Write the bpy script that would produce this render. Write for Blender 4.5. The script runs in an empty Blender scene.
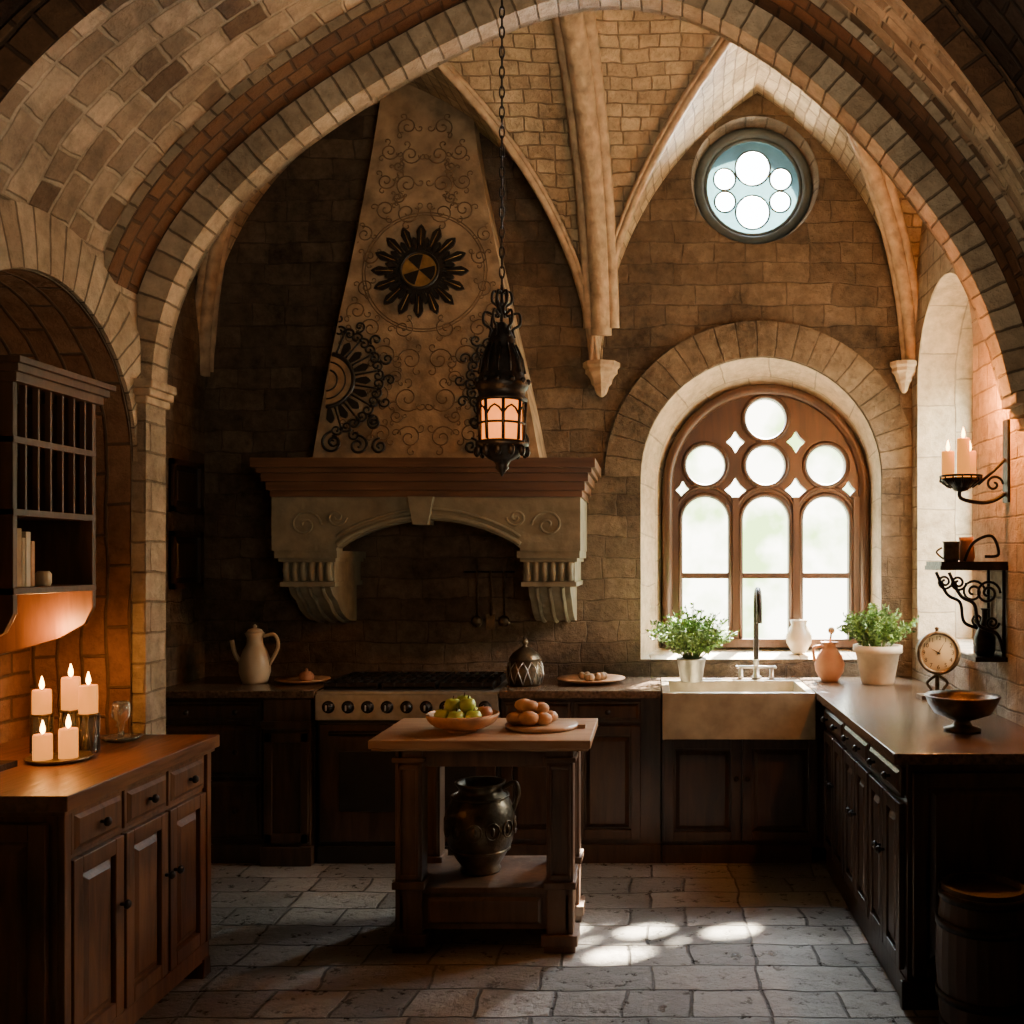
import bpy, bmesh, math, random
from mathutils import Vector, Matrix
random.seed(7)
sc=bpy.context.scene
PI=math.pi
# ---------------------------------------------------------------- materials
def newmat(name):
    m=bpy.data.materials.new(name); m.use_nodes=True
    nt=m.node_tree; b=nt.nodes['Principled BSDF']
    return m,nt,b
def N(nt,t,**k):
    n=nt.nodes.new(t)
    for a,v in k.items():
        if a in n.inputs: n.inputs[a].default_value=v
        else: setattr(n,a,v)
    return n
def L(nt,a,b): nt.links.new(a,b)
def c4(c): return (c[0],c[1],c[2],1)
def plain(name,col,rough=.5,metal=0,noise=.25,nscale=12,bump=.1,emit=None,estr=0,trans=0,sss=0):
    m,nt,b=newmat(name)
    tc=N(nt,'ShaderNodeTexCoord'); nz=N(nt,'ShaderNodeTexNoise'); nz.inputs['Scale'].default_value=nscale; nz.inputs['Detail'].default_value=5
    L(nt,tc.outputs['Object'],nz.inputs['Vector'])
    mr=N(nt,'ShaderNodeMapRange'); mr.inputs[1].default_value=.3; mr.inputs[2].default_value=.7; L(nt,nz.outputs['Fac'],mr.inputs[0])
    mx=N(nt,'ShaderNodeMix',data_type='RGBA')
    L(nt,mr.outputs[0],mx.inputs[0])
    mx.inputs[6].default_value=c4([x*(1-noise) for x in col]); mx.inputs[7].default_value=c4([min(1,x*(1+noise)) for x in col])
    L(nt,mx.outputs[2],b.inputs['Base Color'])
    b.inputs['Roughness'].default_value=rough; b.inputs['Metallic'].default_value=metal
    if bump:
        bp=N(nt,'ShaderNodeBump'); bp.inputs['Strength'].default_value=bump; bp.inputs['Distance'].default_value=.02
        L(nt,nz.outputs['Fac'],bp.inputs['Height']); L(nt,bp.outputs[0],b.inputs['Normal'])
    if emit: b.inputs['Emission Color'].default_value=c4(emit); b.inputs['Emission Strength'].default_value=estr
    if trans: b.inputs['Transmission Weight'].default_value=trans
    if sss: b.inputs['Subsurface Weight'].default_value=sss; b.inputs['Subsurface Radius'].default_value=(.05,.03,.01)
    return m
def wood(name,c1,c2,stretch=(30,30,3),rough=.38,bump=.15):
    m,nt,b=newmat(name)
    tc=N(nt,'ShaderNodeTexCoord'); mp=N(nt,'ShaderNodeMapping'); mp.inputs['Scale'].default_value=stretch
    L(nt,tc.outputs['Object'],mp.inputs[0])
    nz=N(nt,'ShaderNodeTexNoise'); nz.inputs['Scale'].default_value=1; nz.inputs['Detail'].default_value=8; nz.inputs['Distortion'].default_value=.6
    L(nt,mp.outputs[0],nz.inputs['Vector'])
    n2=N(nt,'ShaderNodeTexNoise'); n2.inputs['Scale'].default_value=2.5; L(nt,tc.outputs['Object'],n2.inputs['Vector'])
    ad=N(nt,'ShaderNodeMath',operation='ADD'); L(nt,nz.outputs[0],ad.inputs[0]); L(nt,n2.outputs[0],ad.inputs[1])
    r=N(nt,'ShaderNodeMapRange'); r.inputs[1].default_value=.78; r.inputs[2].default_value=1.22; L(nt,ad.outputs[0],r.inputs[0])
    mx=N(nt,'ShaderNodeMix',data_type='RGBA'); L(nt,r.outputs[0],mx.inputs[0]); mx.inputs[6].default_value=c4(c1); mx.inputs[7].default_value=c4(c2)
    L(nt,mx.outputs[2],b.inputs['Base Color']); b.inputs['Roughness'].default_value=rough
    bp=N(nt,'ShaderNodeBump'); bp.inputs['Strength'].default_value=bump; bp.inputs['Distance'].default_value=.01
    L(nt,nz.outputs[0],bp.inputs['Height']); L(nt,bp.outputs[0],b.inputs['Normal'])
    return m
def brick(name,c1,c2,mort,bw=.4,bh=.2,ms=.012,bump=.6,rough=.85,off=.5,dist=.02,squash=1.0,sqf=2,spec=.3,mott=.5,distance=.02,rvar=0,wscale=3.5,joint=1.0):
    m,nt,b=newmat(name)
    tc=N(nt,'ShaderNodeTexCoord')
    nz=N(nt,'ShaderNodeTexNoise'); nz.inputs['Scale'].default_value=wscale; nz.inputs['Detail'].default_value=3
    L(nt,tc.outputs['UV'],nz.inputs['Vector'])
    sb=N(nt,'ShaderNodeVectorMath',operation='SUBTRACT'); sb.inputs[1].default_value=(.5,.5,.5); L(nt,nz.outputs['Color'],sb.inputs[0])
    sl=N(nt,'ShaderNodeVectorMath',operation='SCALE'); sl.inputs['Scale'].default_value=dist*2; L(nt,sb.outputs[0],sl.inputs[0])
    ad=N(nt,'ShaderNodeVectorMath',operation='ADD'); L(nt,tc.outputs['UV'],ad.inputs[0]); L(nt,sl.outputs[0],ad.inputs[1])
    br=N(nt,'ShaderNodeTexBrick'); br.offset=off; br.squash=squash; br.squash_frequency=sqf
    br.inputs['Scale'].default_value=1; br.inputs['Brick Width'].default_value=bw; br.inputs['Row Height'].default_value=bh
    br.inputs['Mortar Size'].default_value=ms; br.inputs['Mortar Smooth'].default_value=.6; br.inputs['Bias'].default_value=0
    br.inputs['Color1'].default_value=c4(c1); br.inputs['Color2'].default_value=c4(c2); br.inputs['Mortar'].default_value=c4(mort)
    L(nt,ad.outputs[0],br.inputs['Vector'])
    n2=N(nt,'ShaderNodeTexNoise'); n2.inputs['Scale'].default_value=14; n2.inputs['Detail'].default_value=9; n2.inputs['Roughness'].default_value=.7
    L(nt,tc.outputs['Object'],n2.inputs['Vector'])
    n3=N(nt,'ShaderNodeTexNoise'); n3.inputs['Scale'].default_value=1.6; n3.inputs['Detail'].default_value=4
    L(nt,tc.outputs['Object'],n3.inputs['Vector'])
    ad2=N(nt,'ShaderNodeMath',operation='ADD'); L(nt,n2.outputs[0],ad2.inputs[0]); L(nt,n3.outputs[0],ad2.inputs[1])
    mr=N(nt,'ShaderNodeMapRange'); mr.inputs[1].default_value=.7; mr.inputs[2].default_value=1.3; mr.inputs[3].default_value=1-mott; mr.inputs[4].default_value=1+mott*.7
    L(nt,ad2.outputs[0],mr.inputs[0])
    mu=N(nt,'ShaderNodeVectorMath',operation='SCALE'); L(nt,br.outputs['Color'],mu.inputs[0]); L(nt,mr.outputs[0],mu.inputs['Scale'])
    L(nt,mu.outputs[0],b.inputs['Base Color'])
    b.inputs['Roughness'].default_value=rough; b.inputs['Specular IOR Level'].default_value=spec
    if rvar:
        rr=N(nt,'ShaderNodeMapRange'); rr.inputs[1].default_value=.3; rr.inputs[2].default_value=.7; rr.inputs[3].default_value=rough-rvar; rr.inputs[4].default_value=rough+rvar
        L(nt,n2.outputs[0],rr.inputs[0]); L(nt,rr.outputs[0],b.inputs['Roughness'])
    h=N(nt,'ShaderNodeMath',operation='MULTIPLY_ADD'); L(nt,br.outputs['Fac'],h.inputs[0]); h.inputs[1].default_value=-joint
    h2=N(nt,'ShaderNodeMath',operation='MULTIPLY'); L(nt,n2.outputs[0],h2.inputs[0]); h2.inputs[1].default_value=1.8
    L(nt,h2.outputs[0],h.inputs[2])
    bp=N(nt,'ShaderNodeBump'); bp.inputs['Strength'].default_value=bump; bp.inputs['Distance'].default_value=distance
    L(nt,h.outputs[0],bp.inputs['Height']); L(nt,bp.outputs[0],b.inputs['Normal'])
    return m
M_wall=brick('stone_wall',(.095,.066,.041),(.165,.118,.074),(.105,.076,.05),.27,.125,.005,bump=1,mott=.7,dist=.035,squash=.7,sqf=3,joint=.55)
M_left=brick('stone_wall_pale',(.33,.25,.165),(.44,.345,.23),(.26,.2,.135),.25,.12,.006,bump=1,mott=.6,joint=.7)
M_nichebrick=brick('niche_brick',(.26,.13,.06),(.37,.2,.10),(.16,.10,.055),.24,.09,.008,bump=.8)
M_barrel=brick('vault_blocks',(.15,.09,.05),(.68,.52,.35),(.52,.41,.28),.16,.115,.010,bump=1,squash=.65,sqf=3,dist=.035,off=.37)
M_vous=brick('voussoirs',(.40,.29,.18),(.58,.46,.31),(.22,.165,.11),.085,.6,.006,bump=1,off=0,dist=.006,wscale=9)
M_brown=brick('brown_brick',(.10,.045,.021),(.17,.09,.043),(.07,.04,.022),.1,.085,.008,bump=.8)
M_shaded=brick('shaded_brick',(.04,.024,.016),(.07,.043,.028),(.025,.017,.012),.16,.08,.01,bump=.8)  # shade of the near vault is put into this brick colour
M_web=brick('vault_web',(.36,.26,.155),(.54,.41,.25),(.26,.19,.12),.15,.075,.006,bump=1,dist=.03,squash=.7,sqf=3,mott=.6,joint=.7)
M_rib=plain('rib_stone',(.38,.27,.165),.8,noise=.35,nscale=16,bump=.8)
M_reveal=brick('reveal_stone',(.55,.43,.29),(.64,.52,.36),(.4,.33,.24),.3,.22,.006,bump=.5)
M_floor=brick('flagstones',(.14,.135,.125),(.31,.29,.26),(.055,.048,.04),.42,.22,.008,bump=.9,rough=.34,off=.37,dist=.05,squash=.62,sqf=2,spec=.5,mott=.5,distance=.02,rvar=.14,wscale=2.2)
M_oak=wood('walnut_front',(.05,.022,.010),(.16,.072,.03),(30,30,4))
M_top=wood('walnut_top',(.05,.022,.010),(.17,.075,.033),(40,4,40),rough=.3,bump=.3)
M_darkwood=wood('dark_cabinet_wood',(.024,.014,.009),(.07,.041,.025),(30,30,4),rough=.35)
M_island=wood('island_wood',(.055,.027,.013),(.13,.068,.034),(30,30,4),rough=.45)
M_block=wood('butcher_block',(.22,.12,.065),(.4,.25,.14),(4,30,30),rough=.33)
M_mantel=wood('mantel_wood',(.07,.035,.016),(.14,.07,.034),(3,30,30),rough=.45)
M_winwood=wood('window_wood',(.032,.013,.006),(.075,.031,.013),(30,30,4),rough=.4)
M_rack=wood('rack_wood',(.05,.022,.010),(.11,.052,.024),(30,30,4),rough=.5)
M_ctop=plain('stone_counter',(.10,.065,.04),.22,noise=.6,nscale=60,bump=.04)
M_hoodstone=plain('carved_stone',(.19,.18,.125),.8,noise=.3,nscale=9,bump=.6)
M_iron=plain('wrought_iron',(.022,.018,.015),.45,metal=.7,noise=.4,nscale=30,bump=.2)
M_black=plain('black_enamel',(.015,.014,.013),.35,noise=.3,bump=.05)
M_bronze=plain('dark_bronze',(.12,.09,.055),.35,metal=.8,noise=.5,nscale=20,bump=.4)
M_steel=plain('brushed_steel',(.50,.48,.44),.35,metal=.9,noise=.15,nscale=30,bump=.03)
M_gold=plain('aged_gold',(.45,.28,.1),.4,metal=.6,noise=.35,nscale=20,bump=.2)
M_tan=plain('tan_relief',(.32,.21,.11),.7,noise=.3,nscale=18,bump=.3)
M_fili=plain('filigree_brown',(.15,.095,.05),.7,noise=.3,nscale=18,bump=.2)
M_hood=plain('hood_plaster',(.31,.225,.135),.78,noise=.45,nscale=9,bump=.8)
M_fire=plain('fireclay',(.28,.235,.155),.3,noise=.25,bump=.03)
M_ivory=plain('ivory_ceramic',(.46,.37,.25),.3,noise=.12,bump=.03)
M_terra=plain('terracotta',(.34,.15,.07),.7,noise=.2,nscale=10)
M_palepot=plain('pale_terracotta',(.52,.39,.25),.75,noise=.2,nscale=10)
M_zinc=plain('zinc_bucket',(.26,.26,.24),.4,metal=.7,noise=.3,nscale=12)
M_soil=plain('soil',(.05,.03,.02),.95)
M_leaf=plain('herb_leaf',(.08,.16,.03),.5,noise=.5,nscale=25,bump=0)
M_leaf2=plain('herb_leaf_light',(.2,.34,.07),.5,noise=.4,nscale=25,bump=0)
M_wax=plain('candle_wax',(.28,.10,.025),.6,noise=.08,bump=0,emit=(1,.33,.045),estr=1.3,sss=.1)  # emission paints the flame's orange glow into the wax body
M_flame=plain('flame',(1,.6,.2),.5,noise=0,bump=0,emit=(1,.46,.1),estr=34)
M_glass=plain('clear_glass',(.9,.92,.9),.05,noise=0,bump=0,trans=.95)
M_frost=plain('leaded_frosted_glass',(.03,.07,.08),.45,noise=.25,nscale=14,bump=.2,trans=.8)
M_lglass=plain('amber_glass',(.5,.2,.05),.4,noise=.4,nscale=40,bump=.1,emit=(1,.25,.03),estr=2.2)
M_apple=plain('green_fruit',(.36,.42,.06),.35,noise=.3,nscale=12,bump=.03)
M_fig=plain('red_fruit',(.35,.12,.05),.4,noise=.3,nscale=12,bump=.03)
M_bread=plain('bread_crust',(.45,.23,.10),.6,noise=.35,nscale=20,bump=.2)
M_paper=plain('paper',(.42,.33,.22),.8,noise=.15)
M_clockface=plain('clock_face',(.62,.54,.38),.5,noise=.06,bump=0)
M_blue=plain('leadwork',(.05,.065,.065),.6,metal=0,noise=.3,bump=.2)
M_barrelw=wood('barrel_wood',(.022,.014,.008),(.055,.032,.018),(25,25,3),rough=.6)
M_wv=brick('window_voussoirs',(.14,.1,.062),(.21,.155,.098),(.10,.072,.046),.13,.8,.006,bump=1,off=0,dist=.006,wscale=9,mott=.65,joint=.7)
# ---------------------------------------------------------------- mesh builder
class MB:
    def __init__(s,name):
        s.name=name; s.v=[]; s.f=[]; s.fm=[]; s.fs=[]; s.fu=[]; s.mats=[]; s.M=Matrix.Identity(4)
    def add(s,vs,fs,mat,smooth=False,uvs=None):
        if mat not in s.mats: s.mats.append(mat)
        k=s.mats.index(mat); o=len(s.v)
        s.v+= [s.M@Vector(p) for p in vs]
        for i,f in enumerate(fs):
            s.f.append([a+o for a in f]); s.fm.append(k); s.fs.append(smooth); s.fu.append(uvs[i] if uvs else None)
    def box(s,x0,x1,y0,y1,z0,z1,mat):
        v=[(x,y,z) for z in(z0,z1) for y in(y0,y1) for x in(x0,x1)]
        s.add(v,[(0,2,3,1),(4,5,7,6),(0,1,5,4),(2,6,7,3),(0,4,6,2),(1,3,7,5)],mat)
    def frust(s,x0,x1,z0,z1,yb,yf,i,mat):
        v=[(x0,yb,z0),(x1,yb,z0),(x1,yb,z1),(x0,yb,z1),(x0+i,yf,z0+i),(x1-i,yf,z0+i),(x1-i,yf,z1-i),(x0+i,yf,z1-i)]
        s.add(v,[(4,5,6,7),(0,1,5,4),(1,2,6,5),(2,3,7,6),(3,0,4,7),(3,2,1,0)],mat)
    def lathe(s,prof,c,mat,n=28,axis='Z',sx=1,sy=1,smooth=True,cap=True):
        vs=[];fs=[]
        for (r,h) in prof:
            for i in range(n):
                a=2*PI*i/n; p=(r*math.cos(a)*sx,r*math.sin(a)*sy,h)
                if axis=='Y': p=(p[0],p[2],p[1])
                if axis=='X': p=(p[2],p[0],p[1])
                vs.append((c[0]+p[0],c[1]+p[1],c[2]+p[2]))
        for j in range(len(prof)-1):
            for i in range(n):
                a=j*n+i;b=j*n+(i+1)%n
                fs.append((a,b,b+n,a+n))
        if cap and prof[0][0]>1e-5: fs.append(tuple(range(n))[::-1])
        if cap and prof[-1][0]>1e-5: fs.append(tuple((len(prof)-1)*n+i for i in range(n)))
        s.add(vs,fs,mat,smooth)
    def sphere(s,c,r,mat,sc=(1,1,1),n=14,m=8):
        s_=[(max(1e-6,math.sin(PI*j/m))*r*1.0,-math.cos(PI*j/m)*r*sc[2]) for j in range(m+1)]
        s_[0]=(1e-6,s_[0][1]); s_[-1]=(1e-6,s_[-1][1])
        s.lathe(s_,c,mat,n=n,sx=sc[0],sy=sc[1])
    def tube(s,pts,r,mat,n=8,closed=False,rs=None):
        pts=[Vector(p) for p in pts]; m=len(pts); vs=[];fs=[]
        up=None
        for i,p in enumerate(pts):
            if closed: t=pts[(i+1)%m]-pts[i-1]
            else: t=pts[min(i+1,m-1)]-pts[max(i-1,0)]
            if t.length<1e-9: t=Vector((0,0,1))
            t.normalize()
            if up is None:
                up=Vector((0,0,1)) if abs(t.z)<.9 else Vector((1,0,0))
            a=up-t*up.dot(t)
            if a.length<1e-4: a=t.orthogonal()
            a.normalize(); up=a; b=t.cross(a)
            rr=rs[i] if rs else r
            for k in range(n):
                an=2*PI*k/n; vs.append(p+a*math.cos(an)*rr+b*math.sin(an)*rr)
        for i in range(m if closed else m-1):
            for k in range(n):
                i2=(i+1)%m
                fs.append((i*n+k,i*n+(k+1)%n,i2*n+(k+1)%n,i2*n+k))
        if not closed: fs.append(tuple(range(n))[::-1]); fs.append(tuple((m-1)*n+k for k in range(n)))
        s.add(vs,fs,mat,True)
    def prism(s,poly,fn0,fn1,mat,smooth=False):
        n=len(poly); vs=[fn0(*p) for p in poly]+[fn1(*p) for p in poly]
        fs=[tuple(range(n))[::-1],tuple(range(n,2*n))]+[(i,(i+1)%n,(i+1)%n+n,i+n) for i in range(n)]
        s.add(vs,fs,mat,smooth)
    def loft(s,rings,mat,us,vsv,smooth=True,closed=False):
        n=len(rings[0]); vs=[p for r in rings for p in r]; fs=[];uv=[]
        for j in range(len(rings)-1):
            for i in range(n-1):
                fs.append((j*n+i,j*n+i+1,(j+1)*n+i+1,(j+1)*n+i))
                uv.append([(us[i],vsv[j]),(us[i+1],vsv[j]),(us[i+1],vsv[j+1]),(us[i],vsv[j+1])])
        s.add(vs,fs,mat,smooth,uv)
    def shape(s,outer,holes,fn,w0,w1,mat):
        cu=bpy.data.curves.new('tmp','CURVE'); cu.dimensions='2D'; cu.fill_mode='BOTH'; cu.extrude=.5
        for P in [outer]+holes:
            sp=cu.splines.new('POLY'); sp.points.add(len(P)-1)
            for i,p in enumerate(P): sp.points[i].co=(p[0],p[1],0,1)
            sp.use_cyclic_u=True
        ob=bpy.data.objects.new('tmp',cu); sc.collection.objects.link(ob)
        dg=bpy.context.evaluated_depsgraph_get(); me=bpy.data.meshes.new_from_object(ob.evaluated_get(dg))
        vs=[fn(v.co.x,v.co.y,w0 if v.co.z<0 else w1) for v in me.vertices]; fs=[tuple(p.vertices) for p in me.polygons]
        s.add(vs,fs,mat)
        bpy.data.objects.remove(ob); bpy.data.curves.remove(cu); bpy.data.meshes.remove(me)
    def text(s,txt,size,fn,mat):
        cu=bpy.data.curves.new('tmpt','FONT'); cu.body=txt; cu.size=size; cu.align_x='CENTER'; cu.align_y='CENTER'; cu.extrude=.0005; cu.resolution_u=3
        ob=bpy.data.objects.new('tmpt',cu); sc.collection.objects.link(ob)
        dg=bpy.context.evaluated_depsgraph_get(); me=bpy.data.meshes.new_from_object(ob.evaluated_get(dg))
        s.add([fn(v.co.x,v.co.y,v.co.z) for v in me.vertices],[tuple(p.vertices) for p in me.polygons],mat)
        bpy.data.objects.remove(ob); bpy.data.curves.remove(cu); bpy.data.meshes.remove(me)
    def done(s,bevel=0,recalc=True,parent=None):
        xs=[v.x for v in s.v];ys=[v.y for v in s.v];zs=[v.z for v in s.v]
        o=Vector(((min(xs)+max(xs))/2,(min(ys)+max(ys))/2,min(zs)))
        me=bpy.data.meshes.new(s.name); me.from_pydata([v-o for v in s.v],[],s.f)
        for m in s.mats: me.materials.append(m)
        uvl=me.uv_layers.new(name='UVMap')
        for i,p in enumerate(me.polygons):
            p.material_index=s.fm[i]; p.use_smooth=s.fs[i]
            nrm=p.normal; ax=max(range(3),key=lambda k:abs(nrm[k]))
            for j,li in enumerate(p.loop_indices):
                if s.fu[i]: uvl.data[li].uv=s.fu[i][j]
                else:
                    c=me.vertices[me.loops[li].vertex_index].co+o
                    uvl.data[li].uv=(c.y,c.z) if ax==0 else ((c.x,c.z) if ax==1 else (c.x,c.y))
        if recalc:
            bm=bmesh.new(); bm.from_mesh(me); bmesh.ops.recalc_face_normals(bm,faces=bm.faces); bm.to_mesh(me); bm.free()
        me.validate(); me.update()
        ob=bpy.data.objects.new(s.name,me); ob.location=o; sc.collection.objects.link(ob)
        if parent: ob.parent=parent; ob.location=o-parent.location
        if bevel:
            b=ob.modifiers.new('bevel','BEVEL'); b.width=bevel; b.segments=2; b.limit_method='ANGLE'; b.angle_limit=.9
        return ob
def catmull(P,k=6):
    out=[]
    n=len(P)
    for i in range(n-1):
        p0=P[max(i-1,0)];p1=P[i];p2=P[i+1];p3=P[min(i+2,n-1)]
        for j in range(k):
            t=j/k
            out.append(tuple(.5*((2*p1[d])+(-p0[d]+p2[d])*t+(2*p0[d]-5*p1[d]+4*p2[d]-p3[d])*t*t+(-p0[d]+3*p1[d]-3*p2[d]+p3[d])*t**3) for d in range(len(p1))))
    out.append(tuple(P[-1])); return out
def arclen(P):
    a=[0]
    for i in range(1,len(P)): a.append(a[-1]+math.dist(P[i-1],P[i]))
    return a
XZ=lambda u,v,w:(u,w,v)
YZ=lambda u,v,w:(w,u,v)
def archpts(cx,r,zs,zb,n=32,rz=None):
    rz=rz or r
    return [(cx-r,zb)]+[(cx-r*math.cos(PI*i/n),zs+rz*math.sin(PI*i/n)) for i in range(n+1)]+[(cx+r,zb)]
def circ(cx,cz,r,n=32): return [(cx+r*math.cos(2*PI*i/n),cz+r*math.sin(2*PI*i/n)) for i in range(n)]
# ---------------------------------------------------------------- room shell
BW=5.95; RX=1.56; LX=-2.05; LBX=-2.65; TOP=4.75; SPR=2.73; NB=-2.45; FD=4.12
m=MB('floor'); m.add([(-3,-1.6,0),(1.9,-1.6,0),(1.9,6.4,0),(-3,6.4,0)],[(0,1,2,3)],M_floor); m.done()
arch_front=archpts(.66,.715,2.10,1.02); arch_back=archpts(.72,.645,2.06,1.07)
m=MB('wall_back')
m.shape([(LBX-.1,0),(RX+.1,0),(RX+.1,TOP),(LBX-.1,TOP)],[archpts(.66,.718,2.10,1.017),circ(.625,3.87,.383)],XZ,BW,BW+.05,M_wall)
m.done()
m=MB('trim_1')
al=arclen(arch_front)
m.loft([[(x,BW,z) for x,z in arch_front],[(x,BW+.32,z) for x,z in arch_back]],M_reveal,al,[0,.32],smooth=False)
m.add([(-.055,BW,1.02),(1.375,BW,1.02),(1.365,BW+.4,1.07),(.075,BW+.4,1.07)],[(0,1,2,3)],M_reveal)
m.shape([(-.2,.9),(1.7,.9),(1.7,3),(-.2,3)],[arch_back],XZ,BW+.31,BW+.33,M_wall)
m.done()
def ring_xz(name,cx,zs,r0,r1,y,zb,mat,clipx,thick=.02,n=40):
    m=MB(name); A=[];B=[]
    for i in range(n+1):
        a=PI*i/n
        A.append((min(clipx,cx-r0*math.cos(a)),zs+r0*math.sin(a))); B.append((min(clipx,cx-r1*math.cos(a)),zs+r1*math.sin(a)))
    al=[r1*PI*i/n for i in range(n+1)]
    m.loft([[(x,y,z) for x,z in A],[(x,y-thick,z) for x,z in A],[(x,y-thick,z) for x,z in B],[(x,y,z) for x,z in B]],mat,al,[0,.02,.26,.28],smooth=False)
    return m.done()
ring_xz('trim_2',.66,2.10,.72,.93,BW,0,M_wv,RX-.005)
m=MB('trim_3')
A=circ(.625,3.87,.38,40)+[circ(.625,3.87,.38,40)[0]]; B=circ(.625,3.87,.345,40)+[circ(.625,3.87,.345,40)[0]]
m.loft([[(x,BW,z) for x,z in A],[(x,BW+.16,z) for x,z in B],[(x,BW+.3,z) for x,z in B]],M_wv,arclen(A),[0,.2,.4],smooth=False)
m.shape([(.1,3.35),(1.15,3.35),(1.15,4.4),(.1,4.4)],[circ(.625,3.87,.344,40)],XZ,BW+.16,BW+.2,M_wall)
m.done()
cx,cz=.625,3.87; s_=.0061
m=MB('window_2')
holes=[circ(cx+dx*s_,cz+dz*s_,r*s_,24) for dx,dz,r in[(0,20.5,17.5),(0,-23.5,17),(-28,9.5,11),(-27.5,-13,10.5),(28,9.5,11),(27.5,-13,10.5)]]
m.shape(circ(cx,cz,.30,40),holes,XZ,BW+.14,BW+.165,M_frost)
m.tube([(x,BW+.12,z) for x,z in circ(cx,cz,.33,40)],.034,M_blue,n=12,closed=True)
m.tube([(x,BW+.12,z) for x,z in circ(cx,cz,.29,40)],.012,M_blue,n=8,closed=True)
for h in holes: m.tube([(x,BW+.14,z) for x,z in h],.006,M_blue,n=6,closed=True)
m.done()
# main window tracery
m=MB('window_1')
holes=[]; WC=.72
for k in(-1,0,1):
    c=WC+k*.375
    holes.append(archpts(c,.142,1.86,1.53,16)); holes.append([(c-.142,1.12),(c+.142,1.12),(c+.142,1.495),(c-.142,1.495)])
    holes.append(circ(c,2.2,.12,28))
holes.append(circ(WC,2.49,.125,28))
def dia(x,z,r,rz): return [(x-r,z),(x-r*.42,z+rz*.42),(x,z+rz),(x+r*.42,z+rz*.42),(x+r,z),(x+r*.42,z-rz*.42),(x,z-rz),(x-r*.42,z-rz*.42)]
for k in(-1,1):
    holes.append(dia(WC+k*.188,2.345,.058,.07)); holes.append(dia(WC+k*.188,2.045,.068,.08)); 
    holes.append(dia(WC+k*.515,2.045,.045,.06))
YF=BW+.27
m.shape(archpts(WC,.645,2.06,1.07,40),holes,XZ,YF,YF+.06,M_winwood)
for k in(-1,0,1):
    c=WC+k*.375
    m.tube([(x,YF,z) for x,z in circ(c,2.2,.135,28)],.016,M_winwood,n=6,closed=True)
    m.tube([(x,YF,z) for x,z in archpts(c,.158,1.86,1.12,16)],.014,M_winwood,n=6)
    m.tube([(x,YF,z) for x,z in archpts(c,.187,1.88,1.12,16)],.012,M_winwood,n=6)
m.tube([(x,YF,z) for x,z in circ(WC,2.49,.14,28)],.016,M_winwood,n=6,closed=True)
m.tube([(x,YF-.01,z) for x,z in archpts(WC,.61,2.06,1.08,40)],.035,M_winwood,n=8)
m.box(WC-.64,WC+.64,YF-.03,YF+.03,1.07,1.12,M_winwood)
for k in(-1.5,-.5,.5,1.5): m.box(WC+k*.375-.02,WC+k*.375+.02,YF-.02,YF,1.1,2.0,M_winwood)
m.done()
# vault
VW=BW-FD
XV=lambda D:-.286-.16*(BW-D)/VW
def pz(X,D):
    xv=XV(D)
    if X<xv: a,b=LBX,xv
    else: a,b=xv,RX
    w=(b-a)/2; h=1.66; t=max(0,min(X-a,b-X)); R=(w*w+h*h)/(2*w)
    return SPR+math.sqrt(max(0,R*R-(R-t)**2))
wq=VW+.0; hq=1.72
def qz(D):
    t=max(0,BW-D); a=1-t/wq; return SPR+hq*math.sqrt(max(0,1-a*a))
m=MB('ceiling')
def cosp(a,b,n): return [a+(b-a)*(1-math.cos(PI*i/n))/2 for i in range(n+1)]
nx=56; Ds=[BW-VW*(1-math.cos(PI/2*i/60)) for i in range(61)]
grid=[]
for D in Ds:
    xv=XV(D)
    xs=cosp(LBX,xv,nx)+cosp(xv,RX,nx)[1:]
    grid.append([(x,D,max(pz(x,D),qz(D))) for x in xs])
uq=arclen([(D,qz(D)) for D in Ds]); ux=[arclen([(p[0],pz(p[0],BW)) for p in grid[0]])]
vs=[p for r in grid for p in r]; fs=[];uv=[]; n=len(grid[0])
for j in range(len(Ds)-1):
    for i in range(n-1):
        xm=(grid[j][i][0]+grid[j+1][i+1][0])/2; Dm=(Ds[j]+Ds[j+1])/2
        fs.append((j*n+i,j*n+i+1,(j+1)*n+i+1,(j+1)*n+i))
        q=[(j,i),(j,i+1),(j+1,i+1),(j+1,i)]
        if pz(xm,Dm)>qz(Dm): uv.append([(Ds[a],ux[0][b]) for a,b in q])
        else: uv.append([(grid[a][b][0],uq[a]) for a,b in q])
m.add(vs,fs,M_web,True,uv); m.done(recalc=False)
def rib(name,path,r=.05):
    m=MB(name)
    P=[Vector(p) for p in path]
    m.tube(P,r,M_rib,n=10)
    for sgn in(-1,1):
        Q=[]
        for i,p in enumerate(P):
            t=(P[min(i+1,len(P)-1)]-P[max(i-1,0)]); h=Vector((t.x,t.y,0))
            if h.length<1e-5: h=Vector((0,-1,0))
            h.normalize(); sd=Vector((h.y,-h.x,0))*sgn*r*1.15
            Q.append(p+sd+Vector((0,.0,r*.7)))
        m.tube(Q,r*.6,M_rib,n=8)
    return m.done()
Dr=[BW-.02-(VW-.03)*(1-math.cos(PI/2*i/40)) for i in range(41)]
rib('trim_4',[(XV(D),D-.03,qz(D)-.05) for D in Dr],.062)
def groin(a,b,side,n=26):
    w=(b-a)/2;h=1.66;R=(w*w+h*h)/(2*w); out=[]
    for i in range(n+1):
        z=h*.999*math.sin(PI/2*i/n)
        t=R-math.sqrt(max(0,R*R-z*z)); t=min(t,w)
        aa=math.sqrt(max(0,1-(z/hq)**2)); D=BW-wq*(1-aa)
        out.append((a+t if side<0 else b-t,D-.02,SPR+z-.03))
    return out
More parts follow.
